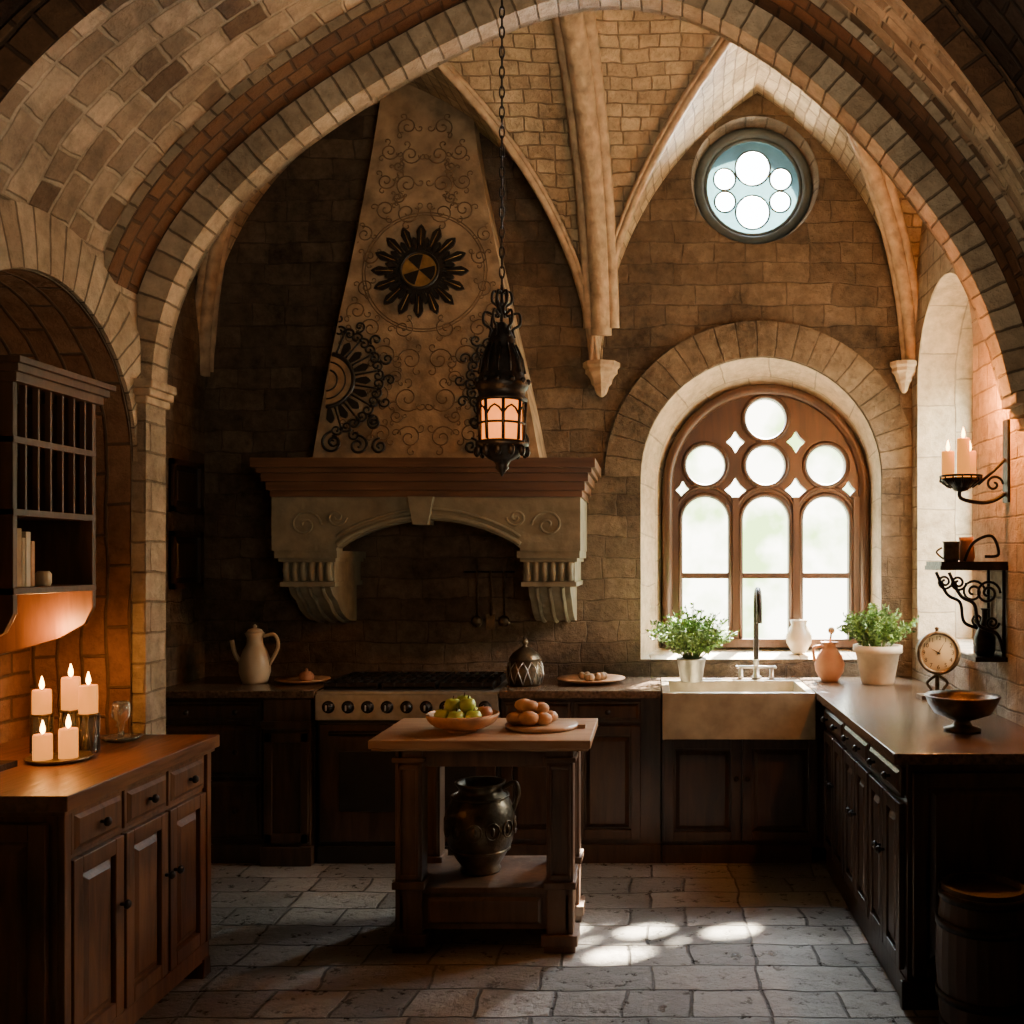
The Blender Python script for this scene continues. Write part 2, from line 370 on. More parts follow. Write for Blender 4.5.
rib('trim_5',groin(-.33,RX,1),.045)
rib('trim_6',groin(-.33,RX,-1),.022)
rib('trim_7',groin(LBX,-.33,1),.022)
rib('trim_8',groin(LBX,-.33,-1),.04)
def corbel(name,c,r,h):
    m=MB(name)
    m.lathe([(.01,-h),(r*.3,-h*.92),(r*.45,-h*.7),(r*.6,-h*.62),(r*.65,-h*.5),(r*.8,-h*.38),(r*.95,-h*.32),(r*.95,-h*.2),(r*1.1,-h*.12),(r*1.1,0)],c,M_rib,n=8,smooth=False)
    m.done()
corbel('trim_9',(-.286,BW-.06,SPR+.04),.1,.2)
corbel('trim_10',(RX-.07,BW-.08,SPR+.04),.075,.18)
# side walls
NC,NR,NS=3.38,.57,2.0
m=MB('wall_left')
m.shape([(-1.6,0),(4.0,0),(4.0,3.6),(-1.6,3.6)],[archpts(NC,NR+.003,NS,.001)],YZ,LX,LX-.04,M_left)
m.done()
m=MB('wall_niche')
ar=archpts(NC,NR,NS,0)
m.loft([[(LX,d,z) for d,z in ar],[(NB,d,z) for d,z in ar]],M_nichebrick,arclen(ar),[0,.38],smooth=False)
m.add([(NB,2.7,0),(NB,4.1,0),(NB,4.1,2.8),(NB,2.7,2.8)],[(0,1,2,3)],M_nichebrick)
m.done()
m=MB('wall_back_left')
m.add([(LBX,4.0,0),(LBX,6.1,0),(LBX,6.1,TOP),(LBX,4.0,TOP)],[(0,1,2,3)],M_wall)
m.done()
m=MB('trim_11'); n=36;A=[(NC-.575*math.cos(PI*i/n),NS+.575*math.sin(PI*i/n)) for i in range(n+1)];B=[(min(3.985,NC-.78*math.cos(PI*i/n)),NS+.78*math.sin(PI*i/n)) for i in range(n+1)]
m.loft([[(LX,d,z) for d,z in A],[(LX+.02,d,z) for d,z in A],[(LX+.02,d,z) for d,z in B],[(LX,d,z) for d,z in B]],M_vous,[.7*PI*i/n for i in range(n+1)],[0,.02,.22,.24],smooth=False); m.done()
m=MB('wall_right')
RC,RR,RS=5.33,.5,2.62
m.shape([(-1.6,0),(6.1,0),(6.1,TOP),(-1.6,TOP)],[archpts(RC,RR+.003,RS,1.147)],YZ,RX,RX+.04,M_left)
ar=archpts(RC,RR,RS,1.15); ar=ar+[ar[0]]
m.loft([[(RX,d,z) for d,z in ar],[(RX+.36,d,z) for d,z in ar]],M_reveal,arclen(ar),[0,.36],smooth=False)
m.done()
m=MB('window_3')
hs=[archpts(RC+k*.24,.2,2.5,1.25,12) for k in(-1,1)]
m.shape(archpts(RC,RR,RS,1.15),hs,YZ,RX+.32,RX+.36,M_winwood); m.done()
# front arch
T=lambda x,y:((x-650)*.004,1.61+(560-y)*.004)
C0=[T(*p) for p in[(151,385),(155,345),(166,300),(189,250),(224,202),(272,155),(332,110),(400,68),(472,30),(545,2),(612,-8),(680,2),(745,32),(805,74),(863,128),(915,188),(959,252),(991,320),(1012,395)]]
C0=catmull(C0,5)
def offs(P,o):
    out=[]
    for i,p in enumerate(P):
        a=P[max(i-1,0)];b=P[min(i+1,len(P)-1)]; tx,tz=b[0]-a[0],b[1]-a[1]; l=math.hypot(tx,tz)
        x=p[0]-tz/l*o; z=p[1]+tx/l*o
        out.append((min(max(x,LX-.02),RX+.03),z))
    return out
C1=offs(C0,.115); C2=offs(C0,.15); C3=offs(C0,.28); al=arclen(C0)
def row(C,D): return [(x,D,z) for x,z in C]
m=MB('trim_12')
m.loft([row(C0,FD+.01),row(C0,4.0)],M_vous,al,[.3,.18])
m.loft([row(C0,4.0),row(C1,4.0)],M_vous,al,[.1,.3],smooth=False)
m.done(recalc=False)
i1=next(i for i,p in enumerate(C1) if p[0]>LX-.019); i1=max(0,i1-1)
i2=next(i for i,p in enumerate(C2) if p[0]>LX-.019); i2=max(0,i2-1)
i3=next(i for i,p in enumerate(C3) if p[0]>LX-.019); i3=max(0,i3-1)
m=MB('trim_15')
m.loft([row(C1,4.0),row(C1,3.95)],M_brown,al,[0,.05])
m.loft([row(C1[i1:],3.95),row(C1[i1:],3.76)],M_brown,al[i1:],[.05,.26])
m.loft([row(C1[i2:],3.76),row(C2[i2:],3.76)],M_vous,al[i2:],[.1,.2],smooth=False)
m.done(recalc=False)
De=lambda x:2.98+.16*(x+2.0)
m=MB('ceiling.001')
rings=[];ks=8
vv=[]
for k in range(ks+1):
    rings.append([(x,3.76+(De(x)-3.76)*k/ks,z) for x,z in C2[i2:]]); vv.append(.76*k/ks)
m.loft(rings,M_barrel,al[i2:],vv)
m.loft([[(x,De(x),z) for x,z in C2[i2:]],[(x,De(x),z) for x,z in C3[i2:]]],M_brown,al[i2:],[0,.1],smooth=False)
m.loft([[(x,De(x),z) for x,z in C3[i3:]],[(x,-1.6,z) for x,z in C3[i3:]]],M_shaded,al[i3:],[0,4.6])
m.done(recalc=False)
m=MB('wall_arch')
poly=[(LBX-.1,2.31)]+[(max(x,-2.0),z) for x,z in C0]+[(RX,C0[-1][1]),(RX,TOP),(LBX-.1,TOP)]
m.shape(poly,[],XZ,FD-.02,FD+.01,M_left)
m.done()
m=MB('wall_pier'); m.box(LBX,-1.997,3.96,FD+.005,0,2.312,M_left); m.done()
m=MB('trim_13')
for i,(o,z0,z1) in enumerate([(.012,2.23,2.26),(.028,2.26,2.29),(.04,2.29,2.325)]): m.box(-2.1,-1.997+o,3.95-o*.5,FD+.02,z0,z1,M_rib)
m.done(.006)
m=MB('trim_14')
for i,(o,z0,z1) in enumerate([(.05,2.14,2.19),(.08,2.19,2.23),(.11,2.23,2.28)]): m.box(RX-o,RX+.02,3.98-o*.2,FD+.01,z0,z1,M_rib)
m.done(.006)
m=MB('wall_front'); m.add([(-2.3,-1.6,0),(1.8,-1.6,0),(1.8,-1.6,TOP),(-2.3,-1.6,TOP)],[(0,1,2,3)],M_shaded); m.done()
# ---------------------------------------------------------------- cabinetry
def knob(m,x,z,y=-.022): m.lathe([(.006,0),(.006,-.014),(.014,-.018),(.016,-.026),(.008,-.034),(.001,-.035)],(x,y,z),M_iron,n=12,axis='Y')
def door(m,x0,x1,z0,z1,mat,kn=None,st=.05):
    m.box(x0,x0+st,-.022,0,z0,z1,mat); m.box(x1-st,x1,-.022,0,z0,z1,mat)
    m.box(x0+st,x1-st,-.022,0,z0,z0+st,mat); m.box(x0+st,x1-st,-.022,0,z1-st,z1,mat)
    m.box(x0+st,x1-st,-.006,0,z0+st,z1-st,mat)
    g=.01; 
    if x1-x0-2*st>.06: m.frust(x0+st+g,x1-st-g,z0+st+g,z1-st-g,-.006,-.02,.022,mat)
    if kn=='l': knob(m,x0+st*.5,z0+(z1-z0)*.62)
    if kn=='r': knob(m,x1-st*.5,z0+(z1-z0)*.62)
def drawer(m,x0,x1,z0,z1,mat,nk=1):
    m.box(x0,x1,-.014,0,z0,z1,mat); m.frust(x0+.012,x1-.012,z0+.012,z1-.012,-.014,-.024,.014,mat)
    for k in range(nk): knob(m,x0+(x1-x0)*(k+.5)/nk,(z0+z1)/2)
def RZ(x,y,deg): return Matrix.Translation((x,y,0))@Matrix.Rotation(math.radians(deg),4,'Z')
m=MB('walnut_sideboard'); m.M=RZ(-1.735,2.93,90)
Lc=.98; CD=.69
m.box(0,Lc,0,CD,.09,.875,M_oak)
m.box(-.0,Lc,-.012,CD,.06,.13,M_oak)
for x in(0,Lc-.07): 
    m.prism([(x,0),(x+.07,0),(x+.06,.07),(x+.01,.07)],lambda a,b:(a,-.02,b),lambda a,b:(a,.06,b),M_oak)
    m.box(x,x+.07,CD-.08,CD,0,.07,M_oak)
m.box(.0,.035,-.02,0,.13,.875,M_oak); m.box(Lc-.035,Lc,-.02,0,.13,.875,M_oak)
for k in range(3):
    a=.045+k*.3; drawer(m,a,a+.285,.73,.86,M_oak)
    door(m,a,a+.285,.14,.715,M_oak,kn='r' if k==1 else ('l' if k==2 else 'r'))
m.box(-.03,Lc+.02,-.045,CD,.878,.925,M_top)
m.box(-.015,Lc+.01,-.03,CD,.862,.878,M_oak)
m.M=RZ(-2.42,2.93,0)
door(m,.03,.66,.14,.84,M_oak)
m.done(.004)
FB=5.32
def cabinet_run(name,x0,x1,mat,parts,plinth=True):
    m=MB(name); m.M=Matrix.Translation((0,FB,0))
    m.box(x0,x1,0,.61,.08,.875,mat); m.box(x0,x1,-.015,.02,0,.1,mat)
    parts(m); return m
def pl(m):
    w=M_darkwood
    for a,b in((-2.58,-2.06),): 
        drawer(m,a,b,.75,.86,w,2); drawer(m,a,b,.46,.73,w,2); drawer(m,a,b,.13,.44,w,2)
    m.box(-2.04,-1.79,-.045,.0,.0,.875,w); 
    door2=lambda x0,x1,z0,z1:(m.box(x0,x0+.04,-.062,-.045,z0,z1,w),m.box(x1-.04,x1,-.062,-.045,z0,z1,w),m.box(x0,x1,-.062,-.045,z0,z0+.05,w),m.box(x0,x1,-.062,-.045,z1-.05,z1,w))
    door2(-2.03,-1.8,.12,.7); m.box(-2.05,-1.78,-.07,0,0,.1,w); m.box(-2.05,-1.78,-.065,0,.72,.76,w)
m=cabinet_run('base_cabinet',-2.6,-1.78,M_darkwood,pl)
m.box(-2.63,-1.77,-.05,.62,.88,.92,M_ctop); m.done(.004)
m=MB('gas_range'); m.M=Matrix.Translation((0,FB,0))
a,b=-1.765,-.80
m.box(a,b,0,.6,.06,.9,M_black); m.box(a,b,-.05,.02,.765,.9,M_steel); m.box(a,b,-.03,.62,.9,.915,M_steel)
m.box(a+.02,b-.02,-.03,0,.12,.74,M_darkwood); m.box(a+.12,b-.12,-.035,-.03,.28,.6,M_black)
m.tube([(a+.08,-.075,.70),(b-.08,-.075,.70)],.013,M_iron); 
for x in(a+.1,b-.1): m.tube([(x,-.03,.70),(x,-.075,.70)],.009,M_iron)
m.box(a,b,-.02,0,0,.09,M_black)
for k in range(9):
    x=a+.07+k*(b-a-.14)/8
    m.lathe([(.034,0),(.034,-.006),(.024,-.01),(.02,-.04),(.001,-.041)],(x,-.05,.835),M_iron,n=16,axis='Y')
    m.box(x-.004,x+.004,-.096,-.088,.82,.85,M_steel)
for g in range(3):
    gx0=a+.02+g*(b-a-.04)/3; gx1=gx0+(b-a-.04)/3-.015
    m.box(gx0,gx1,.02,.56,.916,.922,M_black)
    for k in range(6):
        x=gx0+.01+k*(gx1-gx0-.02)/5; m.box(x-.006,x+.006,.02,.56,.93,.955,M_iron)
    for k in range(5):
        y=.03+k*.13; m.box(gx0,gx1,y-.006,y+.006,.93,.955,M_iron)
    for y in(.16,.42): m.lathe([(.05,0),(.05,.01),(.03,.012),(.03,.02)],((gx0+gx1)/2,y,.918),M_iron,n=16)
    for x in(gx0+.006,gx1-.006):
        for y in(.03,.55): m.box(x-.006,x+.006,y-.006,y+.006,.918,.94,M_iron)
m.done(.003)
def pr(m):
    w=M_darkwood
    drawer(m,-.78,-.42,.75,.86,w,1); drawer(m,-.40,-.05,.75,.86,w,1)
    door(m,-.78,-.42,.13,.73,w,'r'); door(m,-.40,-.05,.13,.73,w,'l')
m=cabinet_run('base_cabinet',-.795,.058,M_darkwood,pr)
m.box(-.795,.058,-.05,.62,.88,.92,M_ctop)
m.done(.004)
m=MB('base_cabinet'); m.M=Matrix.Translation((0,FB,0))
m.box(.062,.93,.0,.61,.08,.665,M_darkwood); m.box(.062,.86,-.015,.02,0,.1,M_darkwood)
door(m,.075,.48,.12,.66,M_darkwood,'r'); door(m,.49,.89,.12,.66,M_darkwood,'l')
m.done(.004)
m=MB('stone_countertop'); m.M=Matrix.Translation((0,FB,0))
m.box(.062,.866,.51,.61,.668,.88,M_darkwood); m.box(.062,.866,.495,.62,.88,.92,M_ctop)
m.box(.869,.938,-.02,.61,.668,.88,M_darkwood); m.box(.869,.938,-.095,.62,.88,.92,M_ctop); m.done(.003)
m=MB('farmhouse_sink'); m.M=Matrix.Translation((0,FB,0))
x0,x1=.065,.866
m.box(x0,x1,-.09,-.05,.67,.915,M_fire); m.box(x0,x1,.44,.49,.67,.915,M_fire); m.box(x0,x0+.04,-.05,.44,.67,.915,M_fire); m.box(x1-.04,x1,-.05,.44,.67,.915,M_fire); m.box(x0,x1,-.05,.44,.67,.70,M_fire)
m.lathe([(.03,0),(.03,.006),(.02,.006)],(.5,.2,.70),M_steel,n=16)
m.done(.012)
m=MB('base_cabinet'); m.M=RZ(.943,5.92,-90)
o=.65; Lr=2.33
m.box(0.0,o,0.002,.60,.08,.875,M_darkwood)
m.box(o+.05,Lr,-.02,.60,.08,.875,M_darkwood); m.box(o+.06,Lr,-.025,.02,.0,.1,M_darkwood)
m.M=RZ(.92,5.27,-90); Lr=1.68
for k in range(3):
    a=.1+k*.53; drawer(m,a,a+.5,.75,.86,M_darkwood,2)
    door(m,a,a+.245,.13,.73,M_darkwood,'r'); door(m,a+.255,a+.5,.13,.73,M_darkwood,'l')
m.M=Matrix.Identity(4)
m.prism([(.87,3.56),(1.55,3.56),(1.55,5.94),(.94,5.94),(.94,5.22),(.87,5.22)],lambda a,b:(a,b,.88),lambda a,b:(a,b,.92),M_ctop)
m.M=RZ(.92,3.59,0); door(m,.02,.6,.12,.85,M_darkwood)
m.M=Matrix.Identity(4)
m.box(.9,1.5,3.575,3.6,0,.1,M_darkwood)
m.done(.004)
# ---------------------------------------------------------------- island
m=MB('kitchen_island')
m.box(-1.14,-.24,4.04,4.62,.845,.88,M_block); m.box(-1.13,-.25,4.05,4.61,.835,.845,M_block)
xa,xb,ya,yb=-1.045,-.315,4.10,4.56
m.box(xa,xb,ya+.01,ya+.03,.76,.835,M_island); m.box(xa,xb,yb-.03,yb-.01,.76,.835,M_island)
m.box(xa+.01,xa+.03,ya,yb,.76,.835,M_island); m.box(xb-.03,xb-.01,ya,yb,.76,.835,M_island)
lw=.11
for x in(xa,xb-lw):
    for y in(ya,yb-lw):
        m.box(x,x+lw,y,y+lw,.07,.84,M_island)
        m.box(x-.012,x+lw+.012,y-.012,y+lw+.012,.78,.80,M_island)
        m.box(x-.012,x+lw+.012,y-.012,y+lw+.012,.26,.29,M_island)
        m.box(x-.02,x+lw+.02,y-.02,y+lw+.02,.03,.075,M_island); m.box(x-.01,x+lw+.01,y-.01,y+lw+.01,0,.03,M_island)
        m.box(x+.01,x+.025,y-.008,y,.3,.77,M_island); m.box(x+lw-.025,x+lw-.01,y-.008,y,.3,.77,M_island)
        m.box(x+.01,x+lw-.01,y-.008,y,.3,.32,M_island); m.box(x+.01,x+lw-.01,y-.008,y,.75,.77,M_island)
m.box(xa,xb,ya+.005,yb-.005,.24,.265,M_island)
m.box(xa,xb,ya+.015,ya+.035,.09,.24,M_island); m.box(xb-.035,xb-.015,ya,yb,.09,.24,M_island); m.box(xa+.015,xa+.035,ya,yb,.09,.24,M_island); m.box(xa,xb,yb-.035,yb-.015,.09,.24,M_island)
m.M=Matrix.Translation((0,ya+.015,0)); m.frust(xa+lw+.02,xb-lw-.02,.11,.225,0,-.012,.015,M_island)
m.done(.004)
m=MB('bronze_urn')
c=(-.735,4.33,.266)
m.lathe([(.085,0),(.09,.012),(.08,.025),(.105,.06),(.14,.13),(.15,.2),(.145,.27),(.12,.32),(.095,.34),(.09,.355),(.105,.375),(.11,.385),(.1,.385),(.085,.36),(.08,.3),(.001,.28)],c,M_bronze,n=36)
for z in(.325,.1): m.tube([(c[0]+(.121 if z>.2 else .127)*math.cos(2*PI*i/36),c[1]+(.121 if z>.2 else .127)*math.sin(2*PI*i/36),c[2]+z) for i in range(36)],.006,M_bronze,n=6,closed=True)
m.tube(catmull([(c[0]+.1,c[1],c[2]+.36),(c[0]+.15,c[1],c[2]+.38),(c[0]+.165,c[1],c[2]+.33),(c[0]+.14,c[1],c[2]+.26)],6),.011,M_bronze)
for i in range(12):
    a=2*PI*i/12; q=(c[0]+.148*math.cos(a),c[1]+.148*math.sin(a),c[2]+.2)
    m.sphere(q,.02,M_bronze,sc=(.5,.5,1.0),n=10,m=6)
    m.tube([(c[0]+(.152-.0)*math.cos(a+.2*math.cos(t)),c[1]+.152*math.sin(a+.2*math.cos(t)),c[2]+.2+.035*math.sin(t)) for t in[2*PI*k/12 for k in range(12)]],.0035,M_bronze,n=5,closed=True)
m.done()
def bowl(m,c,r,h,mat,foot=.5,t=.008,n=36):
    pr=[(r*foot,0),(r*foot,.008),(r*foot*.9,.012)]
    for i in range(1,9):
        a=PI/2*i/8; pr.append((r*foot*.9+(r-r*foot*.9)*math.sin(a),.012+(h-.012)*(1-math.cos(a))))
    pr+=[(r,h),(r-t*.5,h+t*.4),(r-t,h)]
    for i in range(7,-1,-1):
        a=PI/2*i/8; pr.append((max(.001,(r*foot*.9+(r-r*foot*.9)*math.sin(a))-t) if i else .001,.02+(h-.02)*(1-math.cos(a))))
    m.lathe(pr,c,mat,n=n)
m=MB('fruit_bowl'); bc=(-.80,4.27,.88); bowl(m,bc,.155,.075,M_bread,.4); m.done()
m=MB('green_apples')
for dx,dy,dz in[(-.08,-.03,.067),(-.015,-.07,.065),(.055,-.05,.065),(.03,.05,.065),(-.05,.05,.065),(-.04,-.01,.110),(.025,-.02,.112),(.0,.03,.118),(.09,.02,.072)]:
    cc=(bc[0]+dx,bc[1]+dy,bc[2]+dz)
    m.lathe([(.001,.024),(.012,.03),(.027,.026),(.036,.008),(.033,-.012),(.018,-.03),(.001,-.03)],cc,M_apple if dx!=.09 else M_fig,n=16)
    m.tube([(cc[0],cc[1],cc[2]+.022),(cc[0]+.004,cc[1],cc[2]+.042)],.0025,M_soil,n=5)
m.done()
m=MB('round_cutting_board'); m.lathe([(.155,0),(.16,.006),(.16,.014),(.155,.018),(.001,.018)],(-.47,4.36,.8805),M_block,n=40); 
m.box(-.33,-.28,4.33,4.39,.8805,.897,M_block); m.done()
m=MB('bread_rolls')
for dx,dy,dz,s in[(-.07,-.05,0,1),(-.01,-.07,0,1.1),(.05,-.05,0,.95),(-.04,.02,0,1.1),(.02,.03,0,1.05),(.07,.02,0,.9),(-.01,-.02,.045,1),(.035,-.01,.042,.9),(-.04,.0,.05,1)]:
    m.sphere((-.51+dx,4.36+dy,.8992+.028*s+dz),.036*s,M_bread,sc=(1.15,.95,.8))
m.done()
m=MB('lidded_jar'); c=(-.69,5.52,.92)
m.lathe([(.07,0),(.09,.01),(.1,.05),(.098,.10),(.085,.135),(.09,.14),(.088,.15),(.072,.175),(.03,.205),(.012,.215),(.012,.225),(.02,.235),(.014,.25),(.001,.262)],c,M_bronze,n=24)
for k in range(12):
    a=2*PI*k/12
    for d in(-.26,.26): m.tube([(c[0]+math.cos(a+d*t)*r,c[1]+math.sin(a+d*t)*r,c[2]+z) for r,z,t in((.092,.01,0),(.102,.05,.5),(.1,.10,1.2),(.088,.132,2))],.003,M_steel,n=5)
m.done()
m=MB('serving_plate'); m.lathe([(.09,0),(.12,.008),(.19,.025),(.19,.03),(.12,.015),(.001,.012)],(-.33,5.62,.921),M_bread,n=36)
for i in range(7): m.sphere((-.33+.09*math.cos(i*2.2)*(.4+i*.09),5.62+.06*math.sin(i*2.2),.921+.035),.022,M_tan,n=10,m=6)
m.done()
m=MB('stoneware_plate'); m.lathe([(.08,0),(.1,.006),(.15,.02),(.15,.024),(.1,.01),(.001,.009)],(-1.95,5.62,.921),M_bread,n=32)
m.lathe([(.03,0),(.04,.01),(.04,.035),(.025,.05),(.008,.055),(.01,.065),(.001,.07)],(-1.93,5.62,.932),M_terra,n=20); m.done()
m=MB('ceramic_pitcher'); c=(-2.22,5.62,.92)
m.lathe([(.065,0),(.07,.01),(.085,.06),(.085,.12),(.065,.18),(.045,.22),(.042,.25),(.055,.28),(.052,.28),(.038,.25),(.036,.2),(.001,.19)],c,M_ivory,n=28)
m.tube(catmull([(c[0]+.045,c[1],c[2]+.26),(c[0]+.11,c[1],c[2]+.27),(c[0]+.13,c[1],c[2]+.2),(c[0]+.08,c[1],c[2]+.1)],6),.01,M_ivory)
m.tube(catmull([(c[0]-.07,c[1],c[2]+.1),(c[0]-.11,c[1],c[2]+.16),(c[0]-.13,c[1],c[2]+.24)],6),.013,M_ivory)
m.lathe([(.05,.0),(.035,.02),(.008,.03),(.012,.04),(.001,.05)],(c[0],c[1],c[2]+.28),M_ivory,n=20)
m.done()
m=MB('gooseneck_faucet'); fx,fy=.62,5.86
m.lathe([(.03,0),(.03,.012),(.018,.02),(.016,.1),(.02,.105),(.014,.115)],(fx,fy-.02,.92),M_steel,n=16)
P=[(fx,fy-.02,1.0),(fx,fy-.02,1.34)]+[(fx,fy-.02-.085+.085*math.cos(a),1.34+.1*math.sin(a)) for a in[PI*i/10 for i in range(1,11)]]+[(fx,fy-.19,1.25)]
m.tube(P,.016,M_iron,n=10)
m.tube([(fx-.11,fy-.02,.985),(fx+.11,fy-.02,.985)],.009,M_steel)
for s in(-1,1):
    m.lathe([(.02,0),(.014,.01),(.012,.06)],(fx+s*.09,fy-.02,.92),M_steel,n=12); m.tube([(fx+s*.11,fy-.05,.985),(fx+s*.11,fy+.01,.985)],.008,M_steel)
m.done()
def herb(name,c,potprof,potmat,zs,nst,R,H,seed,mats):
    rnd=random.Random(seed); m=MB(name)
    m.lathe(potprof,c,potmat,n=28)
    rt=max(r for r,z in potprof)*.85
    m.lathe([(rt,0),(.001,.01)],(c[0],c[1],c[2]+zs),M_soil,n=20)
    for i in range(nst):
        a=rnd.uniform(0,2*PI); sp=rnd.random()**.6; h=H*rnd.uniform(.55,1)*(1-.35*sp); 
        p0=Vector((c[0]+math.cos(a)*rt*.5*sp,c[1]+math.sin(a)*rt*.5*sp,c[2]+zs)); 
        p2=Vector((c[0]+math.cos(a)*R*sp,c[1]+math.sin(a)*R*sp*.8,c[2]+zs+h)); p1=(p0+p2)/2+Vector((0,0,h*.25))
        pts=[p0*(1-t)**2+p1*2*t*(1-t)+p2*t*t for t in[k/6 for k in range(7)]]
        m.tube(pts,.0018,mats[0],n=4)
        for k in range(16):
            t=rnd.uniform(.25,1); p=p0*(1-t)**2+p1*2*t*(1-t)+p2*t*t
            d=Vector((rnd.gauss(0,1),rnd.gauss(0,1),rnd.gauss(.3,.7))).normalized(); s=d.cross(Vector((rnd.random(),rnd.random(),rnd.random()))).normalized()
            l=rnd.uniform(.018,.034); w=l*.3; nn=d.cross(s)*.004
            m.add([p,p+d*l*.5+s*w+nn,p+d*l,p+d*l*.5-s*w+nn],[(0,1,2,3)],mats[rnd.random()<.4])
    return m.done(recalc=False)
herb('potted_herb',(.235,5.68,.92),[(.06,0),(.062,.005),(.08,.12),(.085,.125),(.085,.135),(.075,.135),(.07,.11),(.001,.11)],M_zinc,.115,150,.27,.34,3,[M_leaf,M_leaf2])
herb('potted_herb',(1.27,5.58,.92),[(.085,0),(.09,.01),(.12,.17),(.135,.175),(.135,.215),(.115,.215),(.11,.18),(.001,.18)],M_palepot,.185,130,.23,.30,5,[M_leaf,M_leaf2])
m=MB('terracotta_jug'); c=(1.02,5.68,.92)
m.lathe([(.045,0),(.05,.01),(.08,.06),(.085,.1),(.07,.15),(.045,.18),(.035,.2),(.05,.225),(.045,.225),(.03,.2),(.001,.18)],c,M_terra,n=28)
m.tube(catmull([(c[0]-.04,c[1],c[2]+.2),(c[0]-.09,c[1],c[2]+.19),(c[0]-.085,c[1],c[2]+.12)],6),.009,M_terra)
m.tube([(c[0],c[1],c[2]+.2),(c[0]+.01,c[1],c[2]+.28)],.006,M_terra); m.sphere((c[0]+.01,c[1],c[2]+.29),.02,M_tan,n=10,m=6)
m.done()
m=MB('cream_vase'); m.lathe([(.04,0),(.045,.01),(.075,.06),(.08,.1),(.06,.15),(.045,.17),(.055,.2),(.05,.2),(.038,.17),(.001,.15)],(.905,6.08,1.045),M_ivory,n=28); m.done()
m=MB('pedestal_bowl'); c=(1.265,4.05,.92)
m.lathe([(.07,0),(.075,.008),(.04,.02),(.03,.04),(.06,.05),(.11,.07),(.135,.11),(.145,.135),(.15,.14),(.145,.145),(.13,.13),(.1,.085),(.001,.07)],c,M_bronze,n=36); m.done()
m=MB('table_clock'); c=Vector((1.43,4.98,1.15)); R=.1
m.lathe([(R*.9,.03),(R,.03),(R,-.02),(R*1.08,-.025),(R*1.08,-.035),(R*.92,-.035),(R*.9,-.02)],c,M_bronze,n=36,axis='Y',cap=False)
m.lathe([(R*.92,-.018),(.001,-.02)],c,M_clockface,n=36,axis='Y',cap=False)
m.lathe([(R*.95,.03),(.001,.035)],c,M_bronze,n=36,axis='Y',cap=False)
for i in range(12):
    a=PI/2-2*PI*(i+1)/12
    m.text(str(i+1),.03,lambda x,y,z,a=a:(c.x+R*.72*math.cos(a)+x,c.y-.022-z,c.z+R*.72*math.sin(a)+y),M_black)
def hand(a,l,w):
    d=Vector((math.cos(a),0,math.sin(a)));s=Vector((-d.z,0,d.x))*w; q=c+Vector((0,-.0235,0)); m.add([q-s-d*.01,q+s-d*.01,q+d*l],[(0,1,2)],M_black)
hand(math.radians(150),.05,.004); hand(math.radians(60),.07,.003)
m.lathe([(.006,-.02),(.006,-.028),(.001,-.029)],c,M_black,n=10,axis='Y')
m.tube([(c.x,c.y,1.05),(c.x,c.y,.95)],.012,M_bronze); 
for s in(-1,1): m.tube(catmull([(c.x,c.y,1.04),(c.x+s*.05,c.y,1.0),(c.x+s*.03,c.y,.96),(c.x+s*.075,c.y,.93)],6),.008,M_bronze)
m.box(c.x-.09,c.x+.09,c.y-.05,c.y+.05,.92,.94,M_bronze)
m.lathe([(.015,0),(.008,.01),(.014,.022),(.001,.03)],(c.x,c.y,1.25),M_bronze,n=12)
m.done()
# ---------------------------------------------------------------- hood
m=MB('range_hood')
for a,b,yf,z0,z1 in[(-2.11,-.29,5.27,2.10,2.15),(-2.09,-.31,5.30,2.075,2.10),(-2.075,-.33,5.33,2.03,2.075),(-2.06,-.35,5.36,1.985,2.03),(-2.045,-.365,5.375,1.95,1.985)]:
    m.box(a,b,yf,BW,z0,z1,M_mantel)
n=24; xa,xb=-1.69,-.70
arc=[(xa+(xb-xa)*i/n,1.675+.15*math.sin(PI*i/n)**.8) for i in range(n+1)]
poly=[(-2.04,1.95),(-2.04,1.66),(xa,1.66)]+arc+[(xb,1.66),(-.375,1.66),(-.375,1.95)]
m.shape(poly,[],XZ,5.39,5.5,M_hoodstone)
m.box(-2.04,-1.95,5.5,BW,1.66,1.95,M_hoodstone); m.box(-.46,-.375,5.5,BW,1.66,1.95,M_hoodstone)
m.box(-1.96,-.45,5.5,BW,1.9,1.95,M_hoodstone)
for o,r in((.02,.014),(.06,.009)): m.tube([(x,5.388,z+o) for x,z in arc],r,M_hoodstone,n=8)
m.prism([(-1.30,1.95),(-1.16,1.95),(-1.19,1.80),(-1.27,1.80)],lambda a,b:(a,5.345,b),lambda a,b:(a,5.5,b),M_hoodstone)
for s,c0 in((1,-1.86),(-1,-.55)):
    for dx,dz,rr,dr in((0,.0,.08,1),(.17*s,.04,.05,-1)):
        m.tube([(c0+dx+s*rr*(1-t)*math.cos(dr*t*11)*1.1,5.39,1.8+dz+rr*(1-t)*math.sin(dr*t*11)) for t in[i/40 for i in range(36)]],.007,M_hoodstone,n=6)
